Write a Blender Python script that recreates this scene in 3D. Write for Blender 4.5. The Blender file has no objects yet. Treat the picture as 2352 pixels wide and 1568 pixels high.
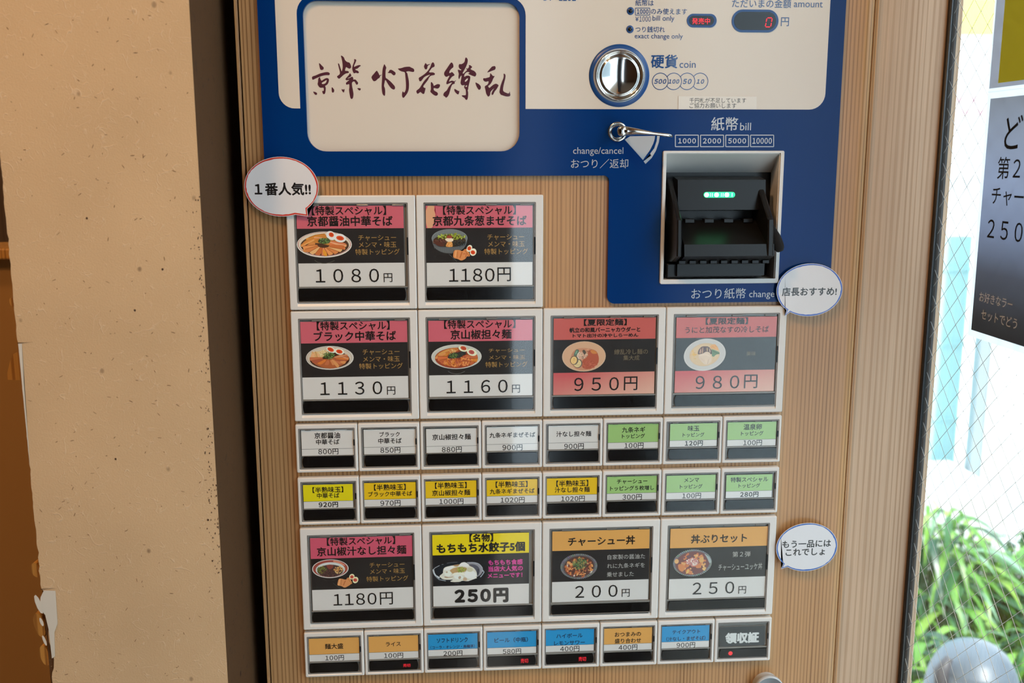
import bpy, bmesh, math, random
from mathutils import Vector, Matrix
from mathutils.geometry import delaunay_2d_cdt
# ------------------------------------------------------------------ camera, sky, sun, exposure
SC = bpy.context.scene
COL = SC.collection
PI = math.pi
cd = bpy.data.cameras.new('camera'); cam = bpy.data.objects.new('camera', cd); COL.objects.link(cam)
cd.sensor_width = 36.0; cd.lens = 36.0*2288.5/2352; cd.clip_start = .02
EYE = 1.45
yaw, pitch, roll = .0709, .1827, -.0011
fw = Vector((math.sin(yaw)*math.cos(pitch), math.cos(yaw)*math.cos(pitch), -math.sin(pitch)))
r0 = Vector((math.cos(yaw), -math.sin(yaw), 0)); u0 = r0.cross(fw)
rt = r0*math.cos(roll) + u0*math.sin(roll); up = u0*math.cos(roll) - r0*math.sin(roll)
M = Matrix((rt, up, -fw)).transposed().to_4x4(); M.translation = Vector((-.0944, -.9175, EYE))
cam.matrix_world = M
cd.dof.use_dof = True; cd.dof.focus_distance = .925; cd.dof.aperture_fstop = 6.3
SC.camera = cam
SC.view_settings.view_transform = 'Standard'; SC.view_settings.look = 'None'
SC.view_settings.gamma = 1.0; SC.view_settings.use_curve_mapping = False
SC.view_settings.exposure = 0.0
wd = bpy.data.worlds.new('sky'); SC.world = wd; wd.use_nodes = True
bg = wd.node_tree.nodes['Background']; bg.inputs[0].default_value = (.70, .86, 1.0, 1); bg.inputs[1].default_value = 4.8
sl = bpy.data.lights.new('sun', 'SUN'); sl.energy = 7.0; sl.angle = .03; sl.color = (1, .97, .92)
so = bpy.data.objects.new('sun', sl); COL.objects.link(so)
so.rotation_euler = Vector((-.12, .7, -.7)).to_track_quat('-Z', 'Y').to_euler()
SC.cycles.use_adaptive_sampling = False; SC.cycles.sample_clamp_indirect = 4.0; SC.cycles.max_bounces = 10; SC.cycles.transparent_max_bounces = 16; SC.cycles.caustics_reflective = False; SC.cycles.caustics_refractive = False

# ------------------------------------------------------------------ measurements, millimetres (x to the right, z height)
D={'buttons':[{'r':1,'c':0,'big':1,'card':[-224.62,-128.2,1406.94],'bands':[[1386.49,'pink'],[1354.91,'black'],[1333.44,'white']],'strip':[-226.14,-127.31,
1325.84],'t':[['【特製スペシャル】',-210.75,-143.86,1402.63,6.86,'K',0.018],['京都醤油中華そば',-215.27,-138.09,1393.19,8.26,'K',0.022],['チャーシュー',-169.64,-135.35,1377.82,
4.17,'G',0],['メンマ・味玉',-169.42,-135.25,1371.66,5.18,'G',0],['特製トッピング',-172.77,-132.37,1365.08,5.39,'G',0],['１０８０',-209.4,-151.73,1343.39,11.44,'K',0.004],
['円',-147.52,-139.59,1341.15,7.86,'K',0.004]],'art':[['s',[-209.7,1357.73,-207.25,1355.93,-203.27,1355.01,-199.25,1354.97,-195.45,1355.83,-191.88,1357.33],
0.58,[0.107,0.1,0.083]],['e',-200.49,1371.98,24.84,11.85,0,[0.957,0.922,0.868]],['e',-200.48,1372.36,23.96,11.1,0,[0.535,0.161,0.162]],['e',-200.47,1372.44,
23.45,10.71,0,[0.903,0.8,0.673]],['e',-200.19,1371.35,21.83,9.46,0,[0.107,0.051,0.029]],['p',[-221.73,1370.49,-219.32,1374.51,-213.7,1378,-207.09,1381.23,
-200.07,1381.94,-197.15,1379.41,-192.26,1376.09,-182.31,1373.49,-179.85,1371.71,-182.48,1368.18,-192.45,1370.28,-207.35,1373.92,-217.4,1372.48],[0.751,
0.3,0.06]],['s',[-216.23,1377.01,-210.66,1379.12,-202.09,1381.2],1.57,[0.903,0.371,0.06]],['s',[-214.19,1378.26,-208.36,1380.49,-200.08,1381.57],1.05,[0.66,
0.238,0.035]],['s',[-209.19,1378.48,-202.45,1378.05],1.05,[1,0.493,0.287]],['s',[-221.19,1371.5,-213.79,1375.48,-207.72,1377.46],1.57,[0.903,0.334,0.076]],
['s',[-220.98,1370.49,-215.88,1373.23,-209.77,1376.21],1.18,[1,0.493,0.162]],['s',[-194.84,1373.84,-187.38,1372.01,-181.14,1370.7],1.57,[1,0.538,0.287]],
['s',[-195.37,1372.83,-188.69,1370.25,-182.48,1368.18],1.96,[0.903,0.268,0.094]],['s',[-193.55,1374.84,-187.34,1373.28,-181.59,1372.48],1.18,[0.85,0.238,
0.114]],['s',[-218.12,1366.93,-214.48,1370.44,-210.4,1372.68],3.92,[0.85,0.334,0.094]],['p',[-206.16,1369.57,-206.89,1372.04,-219.75,1371.21,-219.91,1369.06,
-218.55,1367.1],[1,0.409,0.137]],['s',[-206.83,1371.83,-219.66,1370.9],0.49,[0.535,0.139,0.035]],['p',[-204.94,1369.05,-206.64,1371.17,-218.1,1368.19,-217.35,
1366.2,-215.29,1364.65],[0.85,0.3,0.094]],['s',[-206.5,1370.99,-217.89,1367.92],0.49,[0.535,0.139,0.035]],['p',[-203.31,1368.78,-205.78,1370.33,-214.59,
1365.51,-213.01,1363.9,-210.47,1362.93],[1,0.586,0.252]],['s',[-205.58,1370.2,-214.28,1365.32],0.49,[0.535,0.139,0.035]],['p',[-201.44,1368.8,-204.42,1369.59,
-209.59,1363.47,-207.36,1362.42,-204.62,1362.14],[0.751,0.21,0.06]],['s',[-204.17,1369.53,-209.22,1363.37],0.49,[0.535,0.139,0.035]],['p',[-199.54,1369.1,
-202.7,1369.05,-203.65,1362.3,-201.01,1361.93,-198.38,1362.37],[0.957,0.334,0.162]],['s',[-202.44,1369.06,-203.26,1362.31],0.49,[0.535,0.139,0.035]],['p',
[-197.83,1369.65,-200.81,1368.77,-197.43,1362.13,-194.68,1362.48,-192.45,1363.6],[1,0.409,0.137]],['s',[-200.56,1368.84,-197.06,1362.24],0.49,[0.535,0.139,
0.035]],['p',[-196.48,1370.38,-198.97,1368.77,-191.63,1362.99,-189.06,1364.02,-187.48,1365.68],[0.85,0.3,0.094]],['s',[-198.76,1368.9,-191.32,1363.19],
0.49,[0.535,0.139,0.035]],['p',[-195.66,1371.23,-197.36,1369.06,-186.88,1364.76,-184.79,1366.36,-184.03,1368.39],[1,0.586,0.252]],['s',[-197.22,1369.24,
-186.66,1365.03],0.49,[0.535,0.139,0.035]],['p',[-195.44,1372.09,-196.18,1369.6,-183.71,1367.27,-182.33,1369.26,-182.48,1371.42],[0.751,0.21,0.06]],['s',
[-196.12,1369.8,-183.62,1367.58],0.49,[0.535,0.139,0.035]],['p',[-202.32,1367.57,-200.58,1367.3,-198.67,1364.5,-198.01,1361.7,-200.03,1361.33,-201.74,1362.74],
[0.957,0.409,0.047]],['e',-194.13,1380.14,4.76,3.78,-35,[1,1,1]],['e',-193.85,1380.9,2.38,2.01,-35,[0.903,0.119,0.035]],['e',-193.82,1380.97,1.42,1.21,
-35,[0.761,0.072,0.012]],['e',-186.31,1377.95,5.64,3.91,-12,[1,1,1]],['e',-186.06,1377.82,3.51,2.02,-12,[0.903,0.119,0.035]],['e',-186.04,1377.81,2.11,
1.21,-12,[0.761,0.072,0.012]],['e',-200.55,1375.14,5.5,2.4,0,[0.079,0.09,0.042]],['c',-200.54,1375.64,5.26,2.78,60,1.83,0.68,[[0.107,0.21,0.047],[0.067,
0.119,0.035],[0.201,0.371,0.114],[0.046,0.084,0.042],[0.273,0.45,0.162]]]]},{'r':1,'c':1,'big':1,'card':[-107.9,-10.07,1406.61],'bands':[[1386.38,'pink'],
[1354.51,'black'],[1333.04,'white']],'strip':[-108.4,-9.55,1325.59],'t':[['【特製スペシャル】',-92.2,-25.39,1402.46,6.93,'K',0.018],['京都九条葱まぜそば',-101.82,-15.47,
1392.94,8.35,'K',0.022],['チャーシュー',-51.78,-17.74,1377.72,4.29,'G',0],['メンマ・味玉',-51.17,-17.41,1371.41,5.02,'G',0],['特製トッピング',-54.67,-14.17,1364.58,5.64,'G',
0],['１１８０',-87.47,-45.26,1342.84,11.34,'K',0.004,0.16],['円',-42.67,-30.04,1343.28,12.79,'K',0.004]],'art':[['p',[-102.85,1376.87,-102.02,1371.83,-100.02,
1367.91,-95.93,1365.12,-91.36,1363.47,-84.48,1362.96,-79.87,1364.08,-73.85,1367.02,-71.05,1371.6,-70.08,1376.65],[0.161,0.173,0.183]],['e',-86.49,1376.99,
16.41,8.35,0,[0.31,0.341,0.36]],['e',-86.49,1376.87,15.83,8.01,0,[0.21,0.233,0.244]],['s',[-97.52,1382.16,-97.31,1380.42],0.19,[0.4,0.467,0.484]],['s',
[-96.09,1382.72,-95.91,1380.76],0.19,[0.4,0.467,0.484]],['s',[-94.67,1383.22,-94.51,1381.05],0.19,[0.4,0.467,0.484]],['s',[-93.24,1383.62,-93.12,1381.27],
0.19,[0.4,0.467,0.484]],['s',[-91.82,1383.95,-91.72,1381.46],0.19,[0.4,0.467,0.484]],['s',[-90.4,1384.22,-90.32,1381.61],0.19,[0.4,0.467,0.484]],['s',[-88.98,
1384.39,-88.92,1381.72],0.19,[0.4,0.467,0.484]],['s',[-87.56,1384.5,-87.53,1381.78],0.19,[0.4,0.467,0.484]],['s',[-86.14,1384.54,-86.13,1381.79],0.19,[0.4,
0.467,0.484]],['s',[-84.72,1384.48,-84.73,1381.76],0.19,[0.4,0.467,0.484]],['s',[-83.31,1384.36,-83.34,1381.68],0.19,[0.4,0.467,0.484]],['s',[-81.89,1384.17,
-81.94,1381.56],0.19,[0.4,0.467,0.484]],['s',[-80.47,1383.88,-80.55,1381.39],0.19,[0.4,0.467,0.484]],['s',[-79.05,1383.53,-79.15,1381.18],0.19,[0.4,0.467,
0.484]],['s',[-77.64,1383.11,-77.75,1380.94],0.19,[0.4,0.467,0.484]],['s',[-76.22,1382.6,-76.36,1380.63],0.19,[0.4,0.467,0.484]],['s',[-74.81,1382.02,-74.96,
1380.28],0.19,[0.4,0.467,0.484]],['s',[-100.9,1369.8,-100.02,1367.57],0.19,[0.267,0.29,0.302]],['s',[-99.19,1369.4,-98.43,1366.82],0.19,[0.267,0.29,0.302]],
['s',[-97.48,1369.04,-96.83,1366.19],0.19,[0.267,0.29,0.302]],['s',[-95.76,1368.75,-95.24,1365.64],0.19,[0.267,0.29,0.302]],['s',[-94.05,1368.51,-93.64,
1365.2],0.19,[0.267,0.29,0.302]],['s',[-92.33,1368.31,-92.03,1364.84],0.19,[0.267,0.29,0.302]],['s',[-90.61,1368.18,-90.43,1364.6],0.19,[0.267,0.29,0.302]],
['s',[-88.89,1368.1,-88.83,1364.44],0.19,[0.267,0.29,0.302]],['s',[-87.17,1368.04,-87.22,1364.36],0.19,[0.267,0.29,0.302]],['s',[-85.45,1368.08,-85.61,
1364.42],0.19,[0.267,0.29,0.302]],['s',[-83.73,1368.13,-84,1364.55],0.19,[0.267,0.29,0.302]],['s',[-82,1368.24,-82.39,1364.76],0.19,[0.267,0.29,0.302]],
['s',[-80.28,1368.41,-80.77,1365.1],0.19,[0.267,0.29,0.302]],['s',[-78.55,1368.62,-79.16,1365.52],0.19,[0.267,0.29,0.302]],['s',[-76.83,1368.89,-77.55,
1366.04],0.19,[0.267,0.29,0.302]],['s',[-75.1,1369.22,-75.93,1366.65],0.19,[0.267,0.29,0.302]],['s',[-73.37,1369.6,-74.31,1367.37],0.19,[0.267,0.29,0.302]],
['e',-86.52,1374.58,14.92,5.73,0,[0.075,0.048,0.023]],['c',-85.21,1378.35,12.84,3.21,110,2.59,0.71,[[0.31,0.355,0.02],[0.503,0.597,0.074],[0.21,0.26,0.013],
[0.663,0.8,0.173]]],['c',-95.35,1373.61,6.18,2.98,110,1.18,0.94,[[0.116,0.038,0.027],[0.189,0.06,0.041],[0.075,0.026,0.02],[0.257,0.103,0.074],[0.15,0.06,
0.055]]],['e',-95.83,1372.01,4.58,2.06,-20,[0.132,0.044,0.029]],['c',-77.94,1372.57,6.21,2.99,80,1.88,0.52,[[0.032,0.033,0.033],[0.057,0.062,0.06],[0.019,
0.022,0.026],[0.101,0.11,0.108]]],['p',[-90.13,1370.13,-88.94,1373.11,-87.56,1374.02,-84.12,1373.99,-83.71,1369.63,-84.4,1369.06,-89.45,1369.09],[0.9,0.427,
0.128]],['c',-86.91,1370.8,2.53,1.61,26,0.94,0.71,[[1,0.551,0.173],[0.663,0.233,0.047],[0.849,0.355,0.09]]],['p',[-90.85,1376.33,-88.89,1377.23,-84.08,
1377.2,-82.84,1375.13,-84.12,1373.99,-88.25,1373.79,-89.84,1374.95],[1,0.856,0.631]],['p',[-89.57,1377.47,-88.86,1379.29,-86.79,1379.85,-84.74,1379.5,-83.61,
1377.66,-86.6,1376.88],[0.368,0.067,0.033]],['p',[-82.6,1366.28,-77.54,1366.36,-75.71,1365.2,-73.87,1365.64,-73.4,1366.79,-70.86,1367.23,-69.72,1365.84,
-67.7,1360.75,-68.85,1360.07,-70.69,1360.54,-72.1,1358.02,-76.04,1356.2,-79.24,1358.07,-82.23,1358.56,-83.71,1360.19],[0.8,0.321,0.108]],['s',[-80.77,1365.7,
-81.52,1360.17],0.94,[0.952,0.508,0.199]],['s',[-75.26,1364.27,-77.16,1359.21],1.18,[0.62,0.183,0.047]],['s',[-79.17,1364.76,-79.69,1359.23],0.71,[0.663,
0.222,0.065]],['s',[-73.9,1362.65,-71.13,1362.86,-72.09,1359.4],0.85,[0.58,0.16,0.06]],['s',[-72.94,1366.33,-68.85,1360.76],0.71,[0.58,0.183,0.037]],['e',
-68.44,1367.67,2.42,3.23,-25,[1,1,0.8]],['e',-68.56,1367.68,1.73,1.95,-25,[0.849,0.103,0.027]],['e',-68.57,1367.68,1.04,1.17,-25,[0.716,0.062,0.009]],['e',
-65.01,1364.19,2.99,3.46,-20,[1,1,0.8]],['e',-65.25,1363.96,2.12,1.85,-20,[0.849,0.103,0.027]],['e',-65.27,1363.94,1.27,1.11,-20,[0.716,0.062,0.009]],['s',
[-87.24,1362.52,-83.83,1359.5,-80.19,1355.54],0.42,[0.101,0.11,0.112]],['s',[-60.98,1363.93,-59.83,1363.23],0.33,[0.075,0.073,0.097]]]},{'r':2,'c':0,'big':1,
'card':[-225.12,-127.03,1300.89],'bands':[[1280.64,'pink'],[1248.33,'black'],[1227.2,'white']],'strip':[-225.5,-127.02,1219.63],'t':[['【特製スペシャル】',-210.09,
-143.1,1296.81,7.16,'K',0.018],['ブラック中華そば',-213.28,-137.28,1287.08,8.83,'K',0.022],['チャーシュー',-168.68,-134.54,1271.6,4.22,'G',0],['メンマ・味玉',-168.46,-134.52,
1264.97,4.57,'G',0],['特製トッピング',-172.28,-131.82,1258.32,5.2,'G',0],['１１３０',-209.06,-151.39,1237.42,11.3,'K',0.004],['円',-146.98,-139.25,1234.54,7.77,'K',
0.004]],'art':[['e',-199.11,1266.69,22,11.29,0,[0.78,0.744,0.704]],['e',-199.51,1266.82,20.8,10.43,0,[0.535,0.458,0.389]],['e',-199.51,1266.87,20.32,10.06,
0,[0.78,0.691,0.573]],['e',-199.33,1265.1,18.41,8.35,0,[0.079,0.028,0.016]],['p',[-217.15,1266.85,-216.02,1271.74,-212.64,1272.92,-207.88,1273.09,-202.11,
1274.48,-199.83,1271.5,-204.71,1268.13,-207.17,1266.2,-214.37,1264.84],[0.903,0.64,0.312]],['c',-204.59,1271.57,5.48,2.7,70,1.22,0.54,[[1,0.858,0.476],
[0.8,0.501,0.215],[1,1,0.681]]],['s',[-215.05,1272.22,-212.76,1269.73,-211.02,1265.28],1.46,[0.903,0.501,0.215]],['s',[-212.19,1272.42,-210.87,1269.21,
-210.06,1265.26],1.46,[0.751,0.418,0.161]],['s',[-216.7,1266.35,-215.43,1268.3,-213.93,1270.24],2.2,[1,0.545,0.277]],['s',[-209.89,1270.18,-208.6,1266.22],
1.95,[0.957,0.545,0.277]],['p',[-216.79,1263.89,-212.94,1264.82,-208.12,1266.22,-204.8,1265.67,-198.1,1266.06,-190.33,1269.88,-183.64,1269.78,-181.86,1265.32,
-185.84,1260.69,-191.93,1257.58,-197.95,1256.44,-205.09,1257.3,-211.69,1259.87],[0.535,0.149,0.051]],['p',[-205.68,1265.23,-206.07,1267.44,-217.49,1267.56,
-217.84,1265.68,-216.84,1263.87],[0.705,0.222,0.097]],['s',[-206.04,1267.26,-217.44,1267.29],0.42,[0.535,0.129,0.03]],['p',[-204.23,1264.62,-205.67,1266.51,
-215.76,1264.77,-215.13,1263.05,-213.36,1261.62],[0.535,0.129,0.065]],['s',[-205.55,1266.35,-215.58,1264.53],0.42,[0.535,0.129,0.03]],['p',[-202.02,1264.35,
-204.27,1265.59,-211.31,1262.27,-209.81,1261.01,-207.56,1260.2],[0.85,0.25,0.051]],['s',[-204.08,1265.49,-211.03,1262.12],0.42,[0.535,0.129,0.03]],['p',
[-199.43,1264.46,-202.11,1264.84,-204.9,1260.5,-202.78,1259.91,-200.43,1259.86],[0.66,0.196,0.08]],['s',[-201.88,1264.81,-204.56,1260.46],0.42,[0.535,0.129,
0.03]],['p',[-196.89,1264.92,-199.54,1264.38,-197.6,1259.76,-195.22,1259.95,-193.18,1260.66],[0.8,0.311,0.117]],['s',[-199.32,1264.43,-197.27,1259.83],
0.42,[0.535,0.129,0.03]],['p',[-194.84,1265.67,-197.01,1264.3,-190.67,1260.18,-188.43,1261.1,-187.04,1262.47],[0.705,0.222,0.097]],['s',[-196.83,1264.41,
-190.39,1260.35],0.42,[0.535,0.129,0.03]],['p',[-193.62,1266.57,-194.94,1264.6,-185.27,1261.68,-183.56,1263.19,-183.06,1264.97],[0.535,0.129,0.065]],['s',
[-194.83,1264.76,-185.1,1261.93],0.42,[0.535,0.129,0.03]],['p',[-193.44,1267.47,-193.69,1265.24,-182.33,1264.02,-181.44,1265.85,-181.92,1267.75],[0.85,
0.25,0.051]],['s',[-193.67,1265.42,-182.3,1264.3],0.42,[0.535,0.129,0.03]],['p',[-194.33,1268.22,-193.47,1266.1,-182.35,1266.78,-182.42,1268.64,-183.79,
1270.32],[0.66,0.196,0.08]],['s',[-193.54,1266.28,-182.46,1267.05],0.42,[0.535,0.129,0.03]],['p',[-197.9,1265.07,-196.21,1265.54,-190.65,1260.03,-191.22,
1257.32,-193.12,1257.6],[0.85,0.381,0.138]],['p',[-190.54,1263.48,-183.82,1263.87,-185.36,1260.69,-188.22,1261.23],[0.85,0.345,0.117]],['s',[-194.47,1267.48,
-188,1267.88,-182.57,1265.82],1.22,[0.8,0.345,0.161]],['s',[-190.36,1268.9,-185.57,1269.32,-183.17,1269.53],0.98,[0.85,0.418,0.215]],['e',-197.82,1274.41,
4.53,2.7,-25,[1,1,0.864]],['e',-198.05,1274.66,3.1,1.84,-25,[0.903,0.11,0.03]],['e',-198.07,1274.69,1.86,1.1,-25,[0.761,0.067,0.01]],['e',-190.24,1272.7,
4.54,2.83,-15,[1,1,0.864]],['e',-190.12,1272.7,2.98,1.84,-15,[0.903,0.11,0.03]],['e',-190.11,1272.7,1.79,1.11,-15,[0.761,0.067,0.01]],['c',-199.91,1269.04,
5.49,3.19,90,1.71,0.63,[[0.107,0.196,0.04],[0.067,0.11,0.03],[0.201,0.345,0.097],[0.046,0.078,0.035],[0.273,0.418,0.138]]]]},{'r':2,'c':1,'big':1,'card':[-107.33,
-9.87,1300.39],'bands':[[1280.62,'pink'],[1248.44,'black'],[1227.54,'white']],'strip':[-107.9,-9.13,1219.43],'t':[['【特製スペシャル】',-92.62,-25.84,1296.77,7.23,
'K',0.018],['京山椒担々麺',-86.82,-29.54,1287.11,8.49,'K',0.022],['チャーシュー',-51.14,-17.04,1271.38,3.59,'G',0],['メンマ・味玉',-50.93,-16.79,1264.74,4.19,'G',0],['特製トッピング',
-54.25,-14.51,1257.99,5.03,'G',0],['１１６０',-91.21,-33.32,1236.99,11.4,'K',0.004],['円',-29.18,-21.56,1234.22,7.42,'K',0.004]],'art':[['s',[-89.39,1252.04,
-86.24,1250.24,-81.62,1249.54,-77.47,1250.1,-73.79,1251.78],0.59,[0.15,0.147,0.152]],['e',-81.44,1265.97,23.62,11.76,0,[0.753,0.746,0.71]],['e',-81.43,
1266.1,22.51,10.89,0,[0.68,0.694,0.636]],['e',-81.45,1264.85,20.21,9.92,0,[0.4,0.073,0.03]],['p',[-101.59,1265.17,-99.11,1269.09,-92.27,1272.7,-84.97,1274.82,
-80.13,1274.5,-78.94,1271.76,-87.47,1269.41,-92.38,1265.02,-96.76,1264.1],[0.707,0.233,0.056]],['s',[-100.62,1265.15,-96.71,1267.32,-92.32,1269.24],2.2,
[0.849,0.355,0.119]],['s',[-97.66,1268.57,-93.76,1270.74,-88.88,1272.4],1.71,[0.8,0.39,0.1]],['s',[-94.34,1263.56,-92.84,1266.52,-89.9,1268.95],1.46,[0.753,
0.29,0.044]],['s',[-96.3,1262.35,-93.84,1264.55],2.68,[0.753,0.26,0.018]],['c',-85.25,1271.85,3.64,1.74,40,1.1,0.54,[[1,0.8,0.371],[0.849,0.427,0.139],
[1,0.597,0.268]]],['p',[-84.92,1263.09,-85.23,1266.42,-98.88,1267.21,-99.43,1264.42,-98.37,1261.67],[0.8,0.207,0.069]],['s',[-85.21,1266.15,-98.84,1266.79],
0.61,[0.503,0.12,0.025]],['p',[-83.29,1262.54,-85.43,1265.4,-97.69,1263.3,-96.61,1260.73,-94.14,1258.53],[0.663,0.16,0.056]],['s',[-85.25,1265.17,-97.42,
1262.94],0.61,[0.503,0.12,0.025]],['p',[-80.99,1262.5,-84.48,1264.26,-92.65,1259.72,-90.17,1257.95,-86.84,1256.78],[0.849,0.29,0.044]],['s',[-84.19,1264.11,
-92.22,1259.5],0.61,[0.503,0.12,0.025]],['p',[-78.52,1262.97,-82.59,1263.24,-84.87,1257.26,-81.53,1256.67,-78.07,1256.81],[0.707,0.183,0.069]],['s',[-82.25,
1263.22,-84.36,1257.23],0.61,[0.503,0.12,0.025]],['p',[-76.42,1263.85,-80.18,1262.57,-76.05,1256.47,-72.58,1257.2,-69.77,1258.6],[0.8,0.207,0.069]],['s',
[-79.87,1262.68,-75.57,1256.63],0.61,[0.503,0.12,0.025]],['p',[-75.17,1264.95,-77.79,1262.4,-68.14,1257.53,-65.32,1259.41,-63.78,1261.78],[0.663,0.16,0.056]],
['s',[-77.57,1262.62,-67.81,1257.85],0.61,[0.503,0.12,0.025]],['p',[-75.03,1266.02,-75.93,1262.77,-62.89,1260.19,-61.35,1262.82,-61.42,1265.62],[0.849,
0.29,0.044]],['s',[-75.85,1263.04,-62.78,1260.6],0.61,[0.503,0.12,0.025]],['p',[-76.04,1266.83,-75.02,1263.59,-61.48,1263.88,-61.55,1266.67,-63.21,1269.29],
[0.707,0.183,0.069]],['s',[-75.1,1263.86,-61.61,1264.29],0.61,[0.503,0.12,0.025]],['c',-81.48,1261.62,15.58,4.72,90,3.66,0.98,[[0.9,0.321,0.1],[0.62,0.139,
0.051],[0.8,0.233,0.034],[0.503,0.087,0.056],[1,0.427,0.139]]],['p',[-89.95,1265.23,-88.7,1267.45,-86.51,1268.41,-84.55,1270.11,-80.18,1270.05,-76.52,1271.48,
-72.39,1270.42,-73.38,1268.7,-76.57,1266.27,-78.28,1265.05,-83.88,1264.64,-87.53,1264.2],[0.049,0.053,0.046]],['c',-84.09,1267.38,4.13,2.72,60,1.46,0.63,
[[0.101,0.183,0.034],[0.063,0.103,0.025],[0.189,0.321,0.084],[0.043,0.073,0.03],[0.257,0.39,0.119]]],['c',-76.54,1269,3.89,1.49,24,1.71,0.63,[[0.035,0.04,
0.042],[0.075,0.078,0.078]]],['e',-75.28,1273.69,4.37,2.6,-20,[1,1,0.743]],['e',-74.79,1274.18,2.92,1.85,-20,[0.707,0.12,0.056]],['e',-74.74,1274.22,1.75,
1.12,-20,[0.588,0.075,0.027]],['e',-67.04,1270.1,4.86,3.09,-22,[1,1,0.743]],['e',-67.29,1270.35,2.8,1.98,-22,[0.62,0.139,0.119]],['e',-67.31,1270.37,1.68,
1.19,-22,[0.51,0.09,0.072]]]},{'r':2,'c':2,'big':1,'card':[10.24,107.37,1301.07],'bands':[[1280.62,'red'],[1248.8,'black'],[1227.29,'peach']],'strip':[9.86,
108.97,1219.47],'t':[['【夏限定麺】',38.72,79.59,1296.99,6.49,'K',0.026],['帆立の和風バーニャカウダーと',25.29,92.7,1289.82,4,'K',0.03],['トマト出汁の冷やしらーめん',28.36,90.86,1284.46,
3.81,'K',0.03],['繚乱冷し麺の',68.13,100.43,1268.36,4.85,'F',0],['集大成',76.89,92.43,1262.49,4.22,'F',0],['９５０',30.13,73.14,1237.37,11.32,'K',0.004],['円',78,91.05,
1237.52,13.66,'K',0.004]],'art':[['e',39.22,1264.39,20.89,14.56,0,[0.763,0.548,0.388]],['e',39.43,1265.3,19.87,12.96,0,[0.8,0.486,0.291]],['e',39.22,1264.16,
19.87,13.65,0,[0.8,0.486,0.308]],['p',[26.41,1262.3,27.7,1268.21,31.71,1271.79,38.44,1272.82,47.47,1271.55,52.02,1268.75,53.7,1261.88,52.2,1256.18,46.61,
1251.69,37.58,1250.69,29.65,1253.11],[0.709,0.338,0.206]],['p',[42.98,1269.8,47.02,1271.33,51.56,1268.76,53.68,1263.02,53.09,1257.31,47.72,1252.82,40.95,
1251.78,37.31,1254.13,37.68,1260.99,41.94,1263.2,43.02,1266.61],[0.546,0.126,0.069]],['p',[44.79,1269.77,47.47,1271.1,50.66,1269,52.04,1266.93,47.08,1266.78],
[0.754,0.28,0.081]],['c',44.29,1256.31,7.46,3.89,40,3.33,0.58,[[0.625,0.144,0.095],[0.474,0.095,0.053],[0.709,0.206,0.126]]],['p',[29.3,1265.45,29.95,1267.94,
31.71,1271.56,34.64,1270.83,33.99,1268.57,32.23,1264.72],[0.152,0.229,0.175]],['p',[30.41,1267.26,32.17,1270.64,33.3,1269.72,31.77,1266.32],[0.242,0.435,
0.308]],['e',36.73,1265.34,4.28,3.64,-10,[0.8,0.471,0.338]],['c',38.53,1265.76,4.05,3.42,50,2,0.67,[[0.897,0.632,0.471],[0.585,0.308,0.206],[0.292,0.184,
0.126],[1,0.77,0.548]]],['s',[34.67,1268.56,33.34,1266.76,33.14,1264.02,34.52,1261.95],0.89,[0.897,0.82,0.676]],['p',[37.35,1269.88,39.14,1271.22,41.19,
1268.91,40.77,1266.64,39.2,1266.21],[0.125,0.104,0.081]],['s',[41.62,1270.73,43.64,1271.38],0.58,[0.897,0.471,0.28]],['s',[41.86,1269.36,45.25,1269.08],
0.53,[0.407,0.144,0.081]],['e',33.43,1257.85,4.29,4.34,0,[0.178,0.144,0.126]],['e',32.98,1257.86,3.73,3.77,0,[0.897,0.722,0.369]],['e',30.02,1260.88,3.83,
4.33,-10,[0.178,0.144,0.116]],['e',29.57,1260.88,2.93,3.65,-10,[1,0.676,0.28]],['c',29.35,1260.89,1.8,2.51,14,0.58,0.53,[[0.625,0.308,0.095],[0.8,0.471,
0.163]]],['s',[28.26,1257.02,37.29,1255.96],0.22,[0.474,0.28,0.206]]]},{'r':2,'c':3,'big':1,'card':[127.28,224.58,1300.57],'bands':[[1280.83,'red'],[1248.77,
'black'],[1227.51,'peach2']],'strip':[127.28,226.56,1219.34],'t':[['【夏限定麺】',155.34,196.35,1296.67,6.72,'K',0.026],['うにと加茂なすの冷しそば',135.77,217.08,1288.46,
6.32,'K',0.008],['美味',196.21,205.24,1264.84,4.09,'F',0],['９８０',147.51,190.35,1237.18,11.26,'K',0.004],['円',195.02,208.13,1237.43,13.34,'K',0.004]],'art':[['e',
155.64,1264.25,20.44,15.55,8,[0.763,0.742,0.725]],['e',155.64,1264.37,19.46,14.58,8,[0.692,0.67,0.654]],['e',155.52,1264.38,14.83,11.18,8,[0.8,0.585,0.373]],
['e',155.41,1264.13,13.86,10.46,8,[0.858,0.635,0.385]],['c',144.33,1265.28,3.15,3.64,26,1.41,0.94,[[0.948,0.601,0.171],[0.8,0.484,0.102],[0.897,0.522,0.152]]],
['c',145.7,1260.63,1.21,0.97,6,0.94,0.71,[[0.8,0.522,0.134]]],['p',[159.88,1271.61,161.5,1273.77,165.35,1274.68,166.88,1272.48,168.94,1269.29,167.03,1268.58,
162.83,1270.35],[0.98,0.506,0.191]],['c',164.48,1271.78,3.64,2.19,30,2.12,0.56,[[1,0.601,0.236],[0.848,0.382,0.117]]],['p',[161.88,1269.88,165.57,1268.61,
169.52,1266.84,170.08,1264.89,166.45,1264.45,164.35,1262.05,162.37,1263.05,162.54,1265,161.78,1265.99],[0.198,0.321,0.191]],['s',[162.92,1267.92,169.58,
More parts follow.
